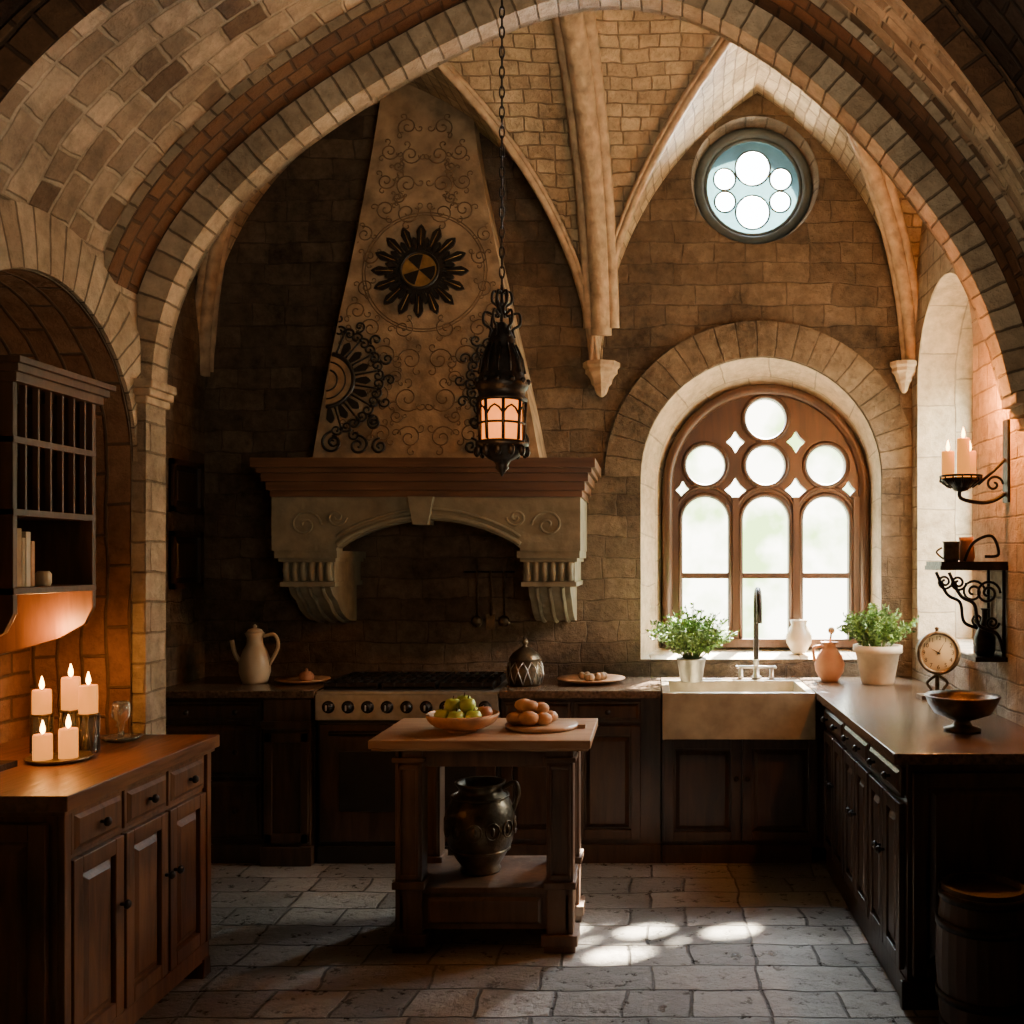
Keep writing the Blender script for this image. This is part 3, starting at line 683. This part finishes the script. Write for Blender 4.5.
for c0 in(-1.86,-.55):
    w=.17
    m.box(c0-w,c0+w,5.40,BW,1.62,1.66,M_hoodstone); m.box(c0-w+.015,c0+w-.015,5.42,BW,1.60,1.62,M_hoodstone)
    m.box(c0-w+.03,c0+w-.03,5.45,BW,1.49,1.60,M_hoodstone)
    for k in range(6): 
        x=c0-w+.055+k*(2*w-.11)/5; m.tube([(x,5.448,1.50),(x,5.43,1.55),(x,5.44,1.595)],.019,M_hoodstone,n=8)
    m.box(c0-w+.02,c0+w-.02,5.43,BW,1.465,1.49,M_hoodstone)
    prof=catmull([(5.46,1.465),(5.50,1.42),(5.58,1.38),(5.64,1.33),(5.72,1.29),(5.82,1.26),(5.93,1.25)],4)+[(BW,1.25),(BW,1.465)]
    w2=.115; m.prism(prof,lambda a,b:(c0-w2,a,b),lambda a,b:(c0+w2,a,b),M_hoodstone)
    for k in(-1,0,1): m.tube([(c0+k*.07,a,b) for a,b in prof[:-3]],.014,M_hoodstone,n=6)
lev=catmull([(2.15,-1.842,-.60),(2.5,-1.80,-.67),(2.83,-1.755,-.745),(3.4,-1.665,-.875),(3.96,-1.59,-.99),(4.4,-1.545,-1.04)],4)
HY=lambda z:5.45+.1535*(z-2.15)
for j in range(len(lev)-1):
    z0,a0,b0=lev[j];z1,a1,b1=lev[j+1]
    m.add([(a0,HY(z0),z0),(b0,HY(z0),z0),(b1,HY(z1),z1),(a1,HY(z1),z1)],[(0,1,2,3)],M_hood)
    m.add([(a0,HY(z0),z0),(a0,BW,z0),(a1,BW,z1),(a1,HY(z1),z1)],[(0,1,2,3)],M_hood)
    m.add([(b0,HY(z0),z0),(b0,BW,z0),(b1,BW,z1),(b1,HY(z1),z1)],[(0,1,2,3)],M_hood)
def edge(z):
    for j in range(len(lev)-1):
        if lev[j][0]<=z<=lev[j+1][0]:
            t=(z-lev[j][0])/(lev[j+1][0]-lev[j][0]); return lev[j][1]*(1-t)+lev[j+1][1]*t,lev[j][2]*(1-t)+lev[j+1][2]*t
    return -1.8,-.6
HP=lambda u,z,o:(u,HY(z)-o,z)
def inside(u,z,pad=.012):
    a,b=edge(min(max(z,2.16),4.39)); return a+pad<=u<=b-pad and z>2.165
def spiral(c,a,r,dr,turns=1.6,n=30):
    return [(c[0]+r*(1-.85*t)*math.cos(a+dr*t*turns*2*PI),c[1]+r*(1-.85*t)*math.sin(a+dr*t*turns*2*PI)) for t in[i/n for i in range(n+1)]]
hood=m.done(.004,recalc=False)
AX=lambda z:(edge(z)[0]+edge(z)[1])/2
m=MB('filigree')
def fil(pts,w):
    run=[]
    for p in pts+[(99,99)]:
        if p[1]<90 and inside(p[0],p[1],.01): run.append(HP(p[0],p[1],.001))
        else:
            if len(run)>3: m.tube(run,w,M_fili,n=5)
            run=[]
rnd=random.Random(11)
for (dx,z,r) in[(.09,2.28,.07),(.24,2.3,.06),(.1,2.5,.08),(.25,2.52,.06),(.08,2.72,.07),(.22,2.74,.075),(.12,2.9,.06),(.3,2.9,.06),(.38,3.0,.06),(.33,3.14,.05),(.31,3.32,.05),(.34,3.45,.05),(.1,3.58,.07),(.22,3.6,.06),(.1,3.75,.065),(.22,3.77,.055),(.08,3.93,.06),(.2,3.95,.055),(.1,4.1,.06),(.42,2.85,.05),(.4,2.36,.05),(.16,2.4,.04),(.16,2.62,.04),(.15,3.67,.035),(.15,3.86,.035)]:
    for sgn in(-1,1):
        a0=rnd.uniform(0,6.28) if sgn<0 else a0
        c_=(AX(z)+sgn*dx,z); A_=a0 if sgn<0 else PI-a0
        fil(spiral(c_,A_,r,1*sgn,1.5,22),.004)
        for q in range(3):
            b0=A_+sgn*(q*2.1); cc=(c_[0]+r*1.15*math.cos(b0),c_[1]+r*1.15*math.sin(b0))
            fil(spiral(cc,b0+PI,r*.42,-sgn,.9,12),.0033)
for rr in(.335,.35): fil([(AX(3.23)+rr*math.cos(t),3.23+rr*math.sin(t)) for t in[2*PI*k/60 for k in range(61)]],.0035)
m.done(parent=hood)
m=MB('medallion')
cx,cz=-1.289,3.23
def petal(c,a,r0,r1,w,mat,o0=.004,o1=.02):
    pts=[(r0,-.3*w),(r0+(r1-r0)*.4,-w*.75),(r0+(r1-r0)*.72,-w),(r0+(r1-r0)*.9,-w*.5),(r1,0),(r0+(r1-r0)*.9,w*.5),(r0+(r1-r0)*.72,w),(r0+(r1-r0)*.4,w*.75),(r0,.3*w)]
    P=[(c[0]+p*math.cos(a)-q*math.sin(a),c[1]+p*math.sin(a)+q*math.cos(a)) for p,q in pts]
    m.prism(P,lambda u,z:HP(u,z,o0),lambda u,z:HP(u,z,o1),mat)
for i in range(16): petal((cx,cz),2*PI*i/16,.125,.275,.027,M_black)
for i in range(16): petal((cx,cz),2*PI*(i+.5)/16,.12,.2,.016,M_black,.004,.026)
for i in range(16):
    a=2*PI*i/16; m.tube([HP(cx+r*math.cos(a),cz+r*math.sin(a),.021) for r in(.15,.2,.25)],.0025,M_gold,n=4)
def disc(c,r,mat,o0,o1,n=32): m.prism(circ(c[0],c[1],r,n),lambda u,z:HP(u,z,o0),lambda u,z:HP(u,z,o1),mat)
disc((cx,cz),.135,M_black,.003,.022); disc((cx,cz),.1,M_gold,.02,.03)
m.tube([HP(u,z,.03) for u,z in circ(cx,cz,.105,36)],.009,M_black,n=6,closed=True)
for k in range(3):
    a=PI/2+2*PI*k/3+.3; P=[(cx,cz)]+[(cx+.09*math.cos(a+t),cz+.09*math.sin(a+t)) for t in[-.5,-.25,0,.25,.5]]
    m.prism(P,lambda u,z:HP(u,z,.03),lambda u,z:HP(u,z,.036),M_black)
m.done(parent=hood)
for side in(0,1):
    m=MB('scrollwork')
    sg=1 if side==0 else -1
    c=(edge(2.6)[0]+.005,2.6) if side==0 else (edge(2.6)[1]-.005,2.6)
    P=[(c[0]+sg*.15*math.cos(a),c[1]+.15*math.sin(a)) for a in[-PI/2+PI*i/16 for i in range(17)]]
    P=[(min(max(u,edge(z)[0]+.004),edge(z)[1]-.004),z) for u,z in P]
    m.prism(P,lambda u,z:HP(u,z,.002),lambda u,z:HP(u,z,.012),M_tan)
    def run(pts,w,mat=M_black,o=.012,pad=.008):
        r_=[]
        for p in pts+[(99,99)]:
            if p[1]<90 and inside(p[0],p[1],pad): r_.append(HP(p[0],p[1],o))
            else:
                if len(r_)>3: m.tube(r_,w,mat,n=5)
                r_=[]
    for rr,th in((.15,.013),(.105,.005),(.06,.006)):
        run([(c[0]+sg*rr*math.cos(a),c[1]+rr*math.sin(a)) for a in[-PI/2+.05+(PI-.1)*i/24 for i in range(25)]],th)
    for i in range(9):
        a=-PI/2+.15+(PI-.3)*i/8; A=a if sg>0 else PI-a
        tip=(c[0]+.24*math.cos(A),c[1]+.24*math.sin(A))
        if inside(*tip): petal(c,A,.15,.245,.022,M_black,.002,.014)
        A2=A+.19*sg
        for s2 in(-1,1):
            q=(c[0]+.285*math.cos(A2),c[1]+.285*math.sin(A2)); q=(q[0]-s2*.028*math.sin(A2),q[1]+s2*.028*math.cos(A2))
            run(spiral(q,A2-s2*PI/2,.034,s2,1.3,22),.0065)
        run([(c[0]+r*math.cos(A2),c[1]+r*math.sin(A2)) for r in(.15,.19,.23,.26,.285)],.006)
        q=(c[0]+.35*math.cos(A),c[1]+.35*math.sin(A)); run(spiral(q,A+PI,.035,1 if i%2 else -1,1.2,22),.006)
    for (dx,zz,r,dr) in((.10,2.25,.065,1),(.24,2.235,.055,-1),(.36,2.23,.045,1),(.31,2.36,.04,1)):
        e=edge(zz); u=e[0]+dx if side==0 else e[1]-dx
        run(spiral((u,zz),PI/2,r,sg*dr,1.5,30),.0075)
    m.done(parent=hood)
m=MB('utensil_rail'); m.tube([(-1.1,5.91,1.54),(-.8,5.91,1.54)],.006,M_iron)
for x in(-1.09,-.81): m.tube([(x,BW,1.54),(x,5.91,1.54)],.005,M_iron)
m.done()
for i,x in enumerate((-1.02,-.94,-.86)):
    m=MB(('ladle','spatula','skimmer')[i]); y=5.905
    m.tube([(x,y-.008,1.5475),(x,y-.012,1.53),(x,y,1.50),(x,y,1.28)],.006,M_bronze,n=6)
    if i==1: m.box(x-.025,x+.025,y-.003,y+.003,1.2,1.29,M_bronze)
    else: m.sphere((x,y-.015,1.25),.035,M_bronze,sc=(1,.5,1))
    m.done()
for z0,z1 in((1.88,2.17),(1.45,1.77)):
    m=MB('picture_frame'); m.M=RZ(LBX+.003,5.50,90)
    w=.36
    m.box(0,w,-.012,-.001,z0,z1,M_black)
    for a,b,c_,d in((0,.03,z0,z1),(w-.03,w,z0,z1),(0,w,z0,z0+.03),(0,w,z1-.03,z1)): m.box(a,b,-.03,-.001,c_,d,M_darkwood)
    m.frust(.06,w-.06,z0+.06,z1-.06,-.012,-.02,.01,M_darkwood)
    m.done()
# ---------------------------------------------------------------- plate rack
RKX=-2.0
m=MB('wall_plate_rack'); m.M=RZ(RKX,3.14,90)
Lk=.47; dp=.44
m.box(0,.022,0,dp,1.5,2.2,M_rack); m.box(Lk-.022,Lk,0,dp,1.5,2.2,M_rack)
m.box(0,Lk,dp-.015,dp,1.5,2.2,M_rack)
for z in(1.5,1.75,1.98,2.18): m.box(.0,Lk,-.002,dp,z,z+.022,M_rack)
m.box(-.03,Lk+.03,-.035,dp,2.2,2.225,M_rack); m.box(-.045,Lk+.045,-.05,dp,2.225,2.245,M_rack); m.box(-.015,Lk+.015,-.02,dp,2.17,2.2,M_rack)
for k in range(1,7):
    x=Lk*k/7; m.box(x-.005,x+.005,.0,.02,1.77,1.98,M_rack); m.box(x-.005,x+.005,0,.02,2.0,2.18,M_rack)
pf=[(0,1.5),(0,1.44),(.03,1.38),(.12,1.33),(.22,1.3),(.34,1.27),(dp,1.2),(dp,1.5)]
for x in(0,Lk-.022): m.prism(pf,lambda a,b:(x,a,b),lambda a,b:(x+.022,a,b),M_rack)
m.done(.002)
m=MB('row_of_books'); m.M=RZ(RKX,3.14,90)
x=.04
for i,(w,h) in enumerate([(.02,.17),(.03,.19),(.018,.16),(.025,.18),(.02,.15)]):
    m.box(x,x+w,.03,.2,1.5225,1.5225+h,(M_paper,M_tan,M_paper,M_ivory,M_bread)[i]); x+=w+.002
m.done(.002)
m=MB('small_crock'); m.lathe([(.02,0),(.025,.01),(.025,.04),(.018,.05),(.001,.05)],(-2.05,3.38,1.5225),M_ivory,n=16); m.done()
# ---------------------------------------------------------------- candles
def flame(m,c,s=1): m.lathe([(.001,0),(.006*s,.006*s),(.0085*s,.016*s),(.006*s,.03*s),(.001,.048*s)],c,M_flame,n=10)
def candle(c,r,h,name='pillar_candle'):
    m=MB(name)
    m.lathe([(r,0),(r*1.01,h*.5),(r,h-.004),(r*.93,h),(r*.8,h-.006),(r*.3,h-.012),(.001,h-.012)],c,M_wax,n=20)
    m.tube([(c[0],c[1],c[2]+h-.013),(c[0]+.001,c[1],c[2]+h+.006)],.0015,M_black,n=5)
    flame(m,(c[0],c[1],c[2]+h),1); m.done()
def plight(name,loc,col,e,r=.03):
    l=bpy.data.lights.new(name,'POINT'); l.energy=e; l.color=col; l.shadow_soft_size=r
    o=bpy.data.objects.new(name,l); o.location=loc; sc.collection.objects.link(o)
ZT=.925
m=MB('candle_tray'); tc_=(-2.02,3.42,ZT)
m.lathe([(.09,0),(.10,.004),(.105,.014),(.1,.014),(.09,.007),(.001,.006)],tc_,M_bronze,n=32); m.done()
for x,y,h,hc in((-2.165,3.56,.13,.085),(-2.085,3.60,.14,.115),(-2.005,3.57,.13,.10)):
    c=(x,y,ZT)
    m=MB('glass_candle_stand'); m.lathe([(.035,0),(.035,.005),(.034,h),(.031,h),(.031,.01),(.001,.01)],c,M_glass,n=24)
    m.lathe([(.036,0),(.036,.008),(.001,.008)],(c[0],c[1],c[2]+h),M_bronze,n=24)
    for q in range(8):
        a=2*PI*q/8
        for d in(-.5,.5): m.tube([(c[0]+.036*math.cos(a),c[1]+.036*math.sin(a),c[2]+.002),(c[0]+.036*math.cos(a+d),c[1]+.036*math.sin(a+d),c[2]+h)],.002,M_bronze,n=5)
    m.done()
    candle((x,y,ZT+h+.0085),.031,hc)
candle((tc_[0]-.045,tc_[1]-.02,ZT+.0075),.03,.085); candle((tc_[0]+.025,tc_[1]+.01,ZT+.0075),.03,.10)
m=MB('glass_candlestick'); c=(-2.0,3.78,ZT)
m.lathe([(.04,0),(.06,.006),(.075,.02),(.072,.02),(.03,.008),(.012,.02),(.01,.05),(.02,.06),(.012,.07),(.03,.09),(.032,.12),(.028,.15),(.026,.15),(.001,.1)],c,M_glass,n=20); m.done()
m=MB('iron_trivet'); m.box(-2.3,-2.10,3.2,3.32,ZT,ZT+.02,M_iron); m.prism([(-2.28,ZT+.02),(-2.22,ZT+.02),(-2.25,ZT+.12),(-2.28,ZT+.12)],lambda a,b:(a,3.25,b),lambda a,b:(a,3.3,b),M_iron); m.done()
WARM=(1,.40,.11)
plight('candle_light',(-2.10,3.52,1.36),WARM,11,.05)
plight('candle_light',(-1.94,3.22,1.16),WARM,3.5,.04)
# sconce
m=MB('iron_wall_sconce'); sx,sy,sz=1.355,4.36,1.955
m.box(RX-.012,RX,4.33,4.39,1.86,2.22,M_iron)
m.tube(catmull([(RX-.01,sy,1.90),(1.50,sy,1.87),(1.44,sy,1.86),(sx,sy,1.88),(sx,sy,1.93)],6),.009,M_iron)
m.tube([(1.50+.04*(1-t)*math.cos(t*9),sy,1.94+.04*(1-t)*math.sin(t*9)) for t in[i/24 for i in range(22)]],.006,M_iron,n=6)
m.tube([(RX-.01,sy,2.05),(1.5,sy,2.0),(1.43,sy,1.94)],.007,M_iron)
m.lathe([(.001,-.03),(.03,-.022),(.045,0),(.075,.01),(.085,.03),(.083,.03),(.07,.015),(.001,.01)],(sx,sy,sz-.02),M_iron,n=24)
for q in range(14):
    a=2*PI*q/14; m.tube([(sx+.05*math.cos(a),sy+.05*math.sin(a),sz-.03),(sx+.09*math.cos(a),sy+.09*math.sin(a),sz-.0),(sx+.085*math.cos(a),sy+.085*math.sin(a),sz+.02)],.004,M_iron,n=5)
m.tube([(sx+.087*math.cos(2*PI*q/24),sy+.087*math.sin(2*PI*q/24),sz+.02) for q in range(24)],.005,M_iron,n=6,closed=True)
m.done()
for dx,dy,h in((-.05,.02,.14),(.0,-.035,.19),(.045,.02,.14)): candle((sx+dx,sy+dy,sz+.0-.009),.027,h)
plight('sconce_light',(sx+.06,sy-.02,2.36),(1,.30,.05),75,.05)
# iron shelf
m=MB('iron_wall_shelf'); y0,y1=4.36,4.6; zs=1.585
m.box(1.27,RX,y0,y1,zs,zs+.018,M_iron); m.box(1.265,RX,y0-.005,y1+.005,zs-.02,zs,M_iron)
for y in(y0+.02,y1-.02):
    m.tube(catmull([(RX-.012,y,zs-.38),(1.52,y,zs-.3),(1.44,y,zs-.26),(1.42,y,zs-.17),(1.36,y,zs-.13),(1.31,y,zs-.03)],8),.008,M_iron)
    m.tube([(RX-.01,y,zs-.40),(RX-.01,y,zs)],.008,M_iron)
    for cx_,cz_,r,d in((1.48,zs-.12,.055,1),(1.35,zs-.075,.035,-1),(1.5,zs-.25,.03,-1)):
        m.tube([(cx_+r*(1-.8*t)*math.cos(d*t*11),y,cz_+r*(1-.8*t)*math.sin(d*t*11)) for t in[i/30 for i in range(31)]],.006,M_iron,n=6)
m.tube(catmull([(1.38,y0+.03,zs+.02),(1.42,y0+.03,zs+.1),(1.5,y0+.03,zs+.13),(1.53,y0+.03,zs+.05),(1.47,y0+.03,zs+.04)],8),.007,M_iron)
m.box(1.42,RX,y0,y1-.04,zs-.42,zs-.40,M_iron)
m.done()
m=MB('copper_cup'); m.lathe([(.03,0),(.035,.01),(.035,.08),(.04,.09),(.036,.09),(.001,.02)],(1.34,4.45,zs+.018),M_bronze,n=20); m.tube(catmull([(1.30,4.45,zs+.08),(1.275,4.45,zs+.06),(1.305,4.45,zs+.03)],5),.005,M_bronze); m.done()
m=MB('copper_cup'); m.lathe([(.03,0),(.038,.02),(.03,.09),(.034,.11),(.001,.08)],(1.43,4.52,zs+.018),M_terra,n=20); m.done()
m=MB('iron_bottle'); m.lathe([(.035,0),(.045,.02),(.045,.08),(.025,.13),(.014,.16),(.014,.2),(.02,.21),(.001,.21)],(1.49,4.45,zs-.40),M_iron,n=20); m.done()
m=MB('wooden_barrel'); c=(1.12,3.36,0); 
pr=[(.125,0),(.145,.1),(.155,.25),(.152,.38),(.138,.5),(.135,.52),(.12,.52),(.12,.5),(.001,.5)]
m.lathe(pr,c,M_barrelw,n=28,smooth=False)
for z,r in((.06,.142),(.16,.154),(.4,.154),(.49,.145)): m.lathe([(r-.005,-.014),(r+.002,-.014),(r+.002,.014),(r-.005,.014)],(c[0],c[1],z),M_iron,n=28,cap=False)
m.done()
# ---------------------------------------------------------------- lantern
m=MB('hanging_lantern'); lx,ly=-.533,3.6
ztop=2.60
zc=None
for i in range(len(C2)-1):
    if C2[i][0]<=lx<=C2[i+1][0]: zc=C2[i][1]+(C2[i+1][1]-C2[i][1])*(lx-C2[i][0])/(C2[i+1][0]-C2[i][0])
nl=int((zc-ztop)/.036)
for k in range(nl+1):
    z=ztop+.01+k*.036; pts=[]
    for i in range(10):
        a=2*PI*i/10; u=.0085*math.cos(a); w=.023*math.sin(a)
        pts.append((lx+(u if k%2 else 0),ly+(0 if k%2 else u),z+w))
    m.tube(pts,.003,M_iron,n=5,closed=True)
m.lathe([(.05,0),(.05,-.01),(.02,-.03),(.001,-.04)],(lx,ly,zc+.012),M_iron,n=16)
m.tube([(lx,ly,2.60),(lx,ly,2.43)],.006,M_iron)
for q in range(6):
    a=2*PI*q/6+.2
    m.tube([(lx+math.cos(a)*r,ly+math.sin(a)*r,z) for r,z in catmull([(.0,2.57),(.03,2.575),(.035,2.54),(.015,2.52),(.02,2.49),(.06,2.50),(.065,2.46),(.04,2.44),(.045,2.41)],4)],.005,M_iron,n=6)
m.lathe([(.001,2.54),(.02,2.53),(.001,2.515)],(lx,ly,0),M_iron,n=12)
m.lathe([(.001,2.47),(.018,2.46),(.03,2.44),(.04,2.42),(.048,2.40),(.045,2.385),(.052,2.37),(.07,2.33),(.076,2.30),(.082,2.27),(.096,2.245),(.096,2.23),(.086,2.22),(.082,2.20),(.092,2.19),(.092,2.18)],(lx,ly,0),M_iron,n=24)
for q in range(12):
    a=2*PI*q/12; m.sphere((lx+.094*math.cos(a),ly+.094*math.sin(a),2.25),.011,M_iron,n=8,m=5)
    m.tube([(lx+.05*math.cos(a),ly+.05*math.sin(a),2.385),(lx+.075*math.cos(a),ly+.075*math.sin(a),2.33),(lx+.084*math.cos(a),ly+.084*math.sin(a),2.28)],.004,M_iron,n=5)
m.lathe([(.072,2.18),(.072,2.04)],(lx,ly,0),M_lglass,n=24)
for q in range(8):
    a=2*PI*q/8+.2; m.tube([(lx+.086*math.cos(a),ly+.086*math.sin(a),2.185),(lx+.078*math.cos(a),ly+.078*math.sin(a),2.04)],.006,M_iron,n=6)
for z in(2.10,): m.tube([(lx+.08*math.cos(2*PI*q/24),ly+.08*math.sin(2*PI*q/24),z) for q in range(24)],.0045,M_iron,n=5,closed=True)
for q in range(8):
    a=2*PI*(q+.5)/8+.2; m.tube([(lx+.079*math.cos(a+t),ly+.079*math.sin(a+t),2.15+.03*math.cos(t/.39*PI/2)-.02) for t in(-.39,-.2,0,.2,.39)],.004,M_iron,n=5)
m.lathe([(.075,2.04),(.094,2.035),(.095,2.02),(.085,2.01),(.07,1.99),(.05,1.975),(.03,1.965),(.022,1.95),(.025,1.94),(.01,1.925),(.001,1.91)],(lx,ly,0),M_iron,n=24)
for q in range(12):
    a=2*PI*q/12; m.sphere((lx+.09*math.cos(a),ly+.09*math.sin(a),2.0),.013,M_iron,sc=(1,1,1.6),n=8,m=5)
m.done(recalc=False)
plight('lantern_light',(lx,ly-.25,2.05),(1,.42,.12),1.0,.04)
# ---------------------------------------------------------------- lights
w=bpy.data.worlds.new('World'); sc.world=w; w.use_nodes=True; nt=w.node_tree; bg=nt.nodes['Background']
tc=N(nt,'ShaderNodeTexCoord'); nz=N(nt,'ShaderNodeTexNoise'); nz.inputs['Scale'].default_value=16; nz.inputs['Detail'].default_value=6; L(nt,tc.outputs['Generated'],nz.inputs['Vector'])
cr=N(nt,'ShaderNodeValToRGB'); cr.color_ramp.elements[0].position=.40; cr.color_ramp.elements[0].color=(.34,.5,.16,1); cr.color_ramp.elements[1].position=.56; cr.color_ramp.elements[1].color=(1,.96,.78,1)
L(nt,nz.outputs[0],cr.inputs[0])
sp=N(nt,'ShaderNodeSeparateXYZ'); L(nt,tc.outputs['Generated'],sp.inputs[0])
mr=N(nt,'ShaderNodeMapRange'); mr.inputs[1].default_value=.2; mr.inputs[2].default_value=.32; L(nt,sp.outputs['Z'],mr.inputs[0])
mx=N(nt,'ShaderNodeMix',data_type='RGBA'); L(nt,mr.outputs[0],mx.inputs[0]); L(nt,cr.outputs[0],mx.inputs[6]); mx.inputs[7].default_value=(1.5,1.8,1.9,1)
L(nt,mx.outputs[2],bg.inputs[0]); bg.inputs[1].default_value=11
def sun():
    l=bpy.data.lights.new('sun','SUN'); l.energy=240; l.color=(1,.86,.66); l.angle=.026
    o=bpy.data.objects.new('sun',l); o.rotation_euler=Vector((-.76,-1.95,-2.25)).to_track_quat('-Z','Y').to_euler(); sc.collection.objects.link(o)
sun()
def area(name,loc,tgt,sx,sy,e,col,spread=None):
    l=bpy.data.lights.new(name,'AREA'); l.shape='RECTANGLE'; l.size=sx; l.size_y=sy; l.energy=e; l.color=col
    if spread: l.spread=math.radians(spread)
    o=bpy.data.objects.new(name,l); o.location=loc; o.rotation_euler=(Vector(tgt)-Vector(loc)).to_track_quat('-Z','Y').to_euler(); sc.collection.objects.link(o)
area('vault_uplight',(.9,7.6,3.75),(.6,3.6,.0),1.4,1.1,2100,(.92,.97,1.0))
area('vault_uplight',(.75,6.7,3.45),(.25,4.6,4.5),.7,.4,280,(1,.84,.62))  # added uplight outside the round window, brightens the vault web
area('vault_uplight',(2.7,5.3,2.6),(1.5,5.4,2.0),1,1.4,120,(1,.84,.6))
area('fill_light',(.7,.4,2.0),(-.3,3.6,3.9),1.2,1.0,19,(1,.82,.6),90)  # added fill lamp out of view, aimed up at the front barrel
# ---------------------------------------------------------------- camera
cam=bpy.data.cameras.new('camera'); co=bpy.data.objects.new('camera',cam); sc.collection.objects.link(co)
co.location=(0,0,1.61); co.rotation_euler=(PI/2,0,0); cam.sensor_width=36; cam.lens=36*1000/1024
cam.shift_x=-138/1024; cam.shift_y=48/1024; cam.clip_start=.05
sc.camera=co
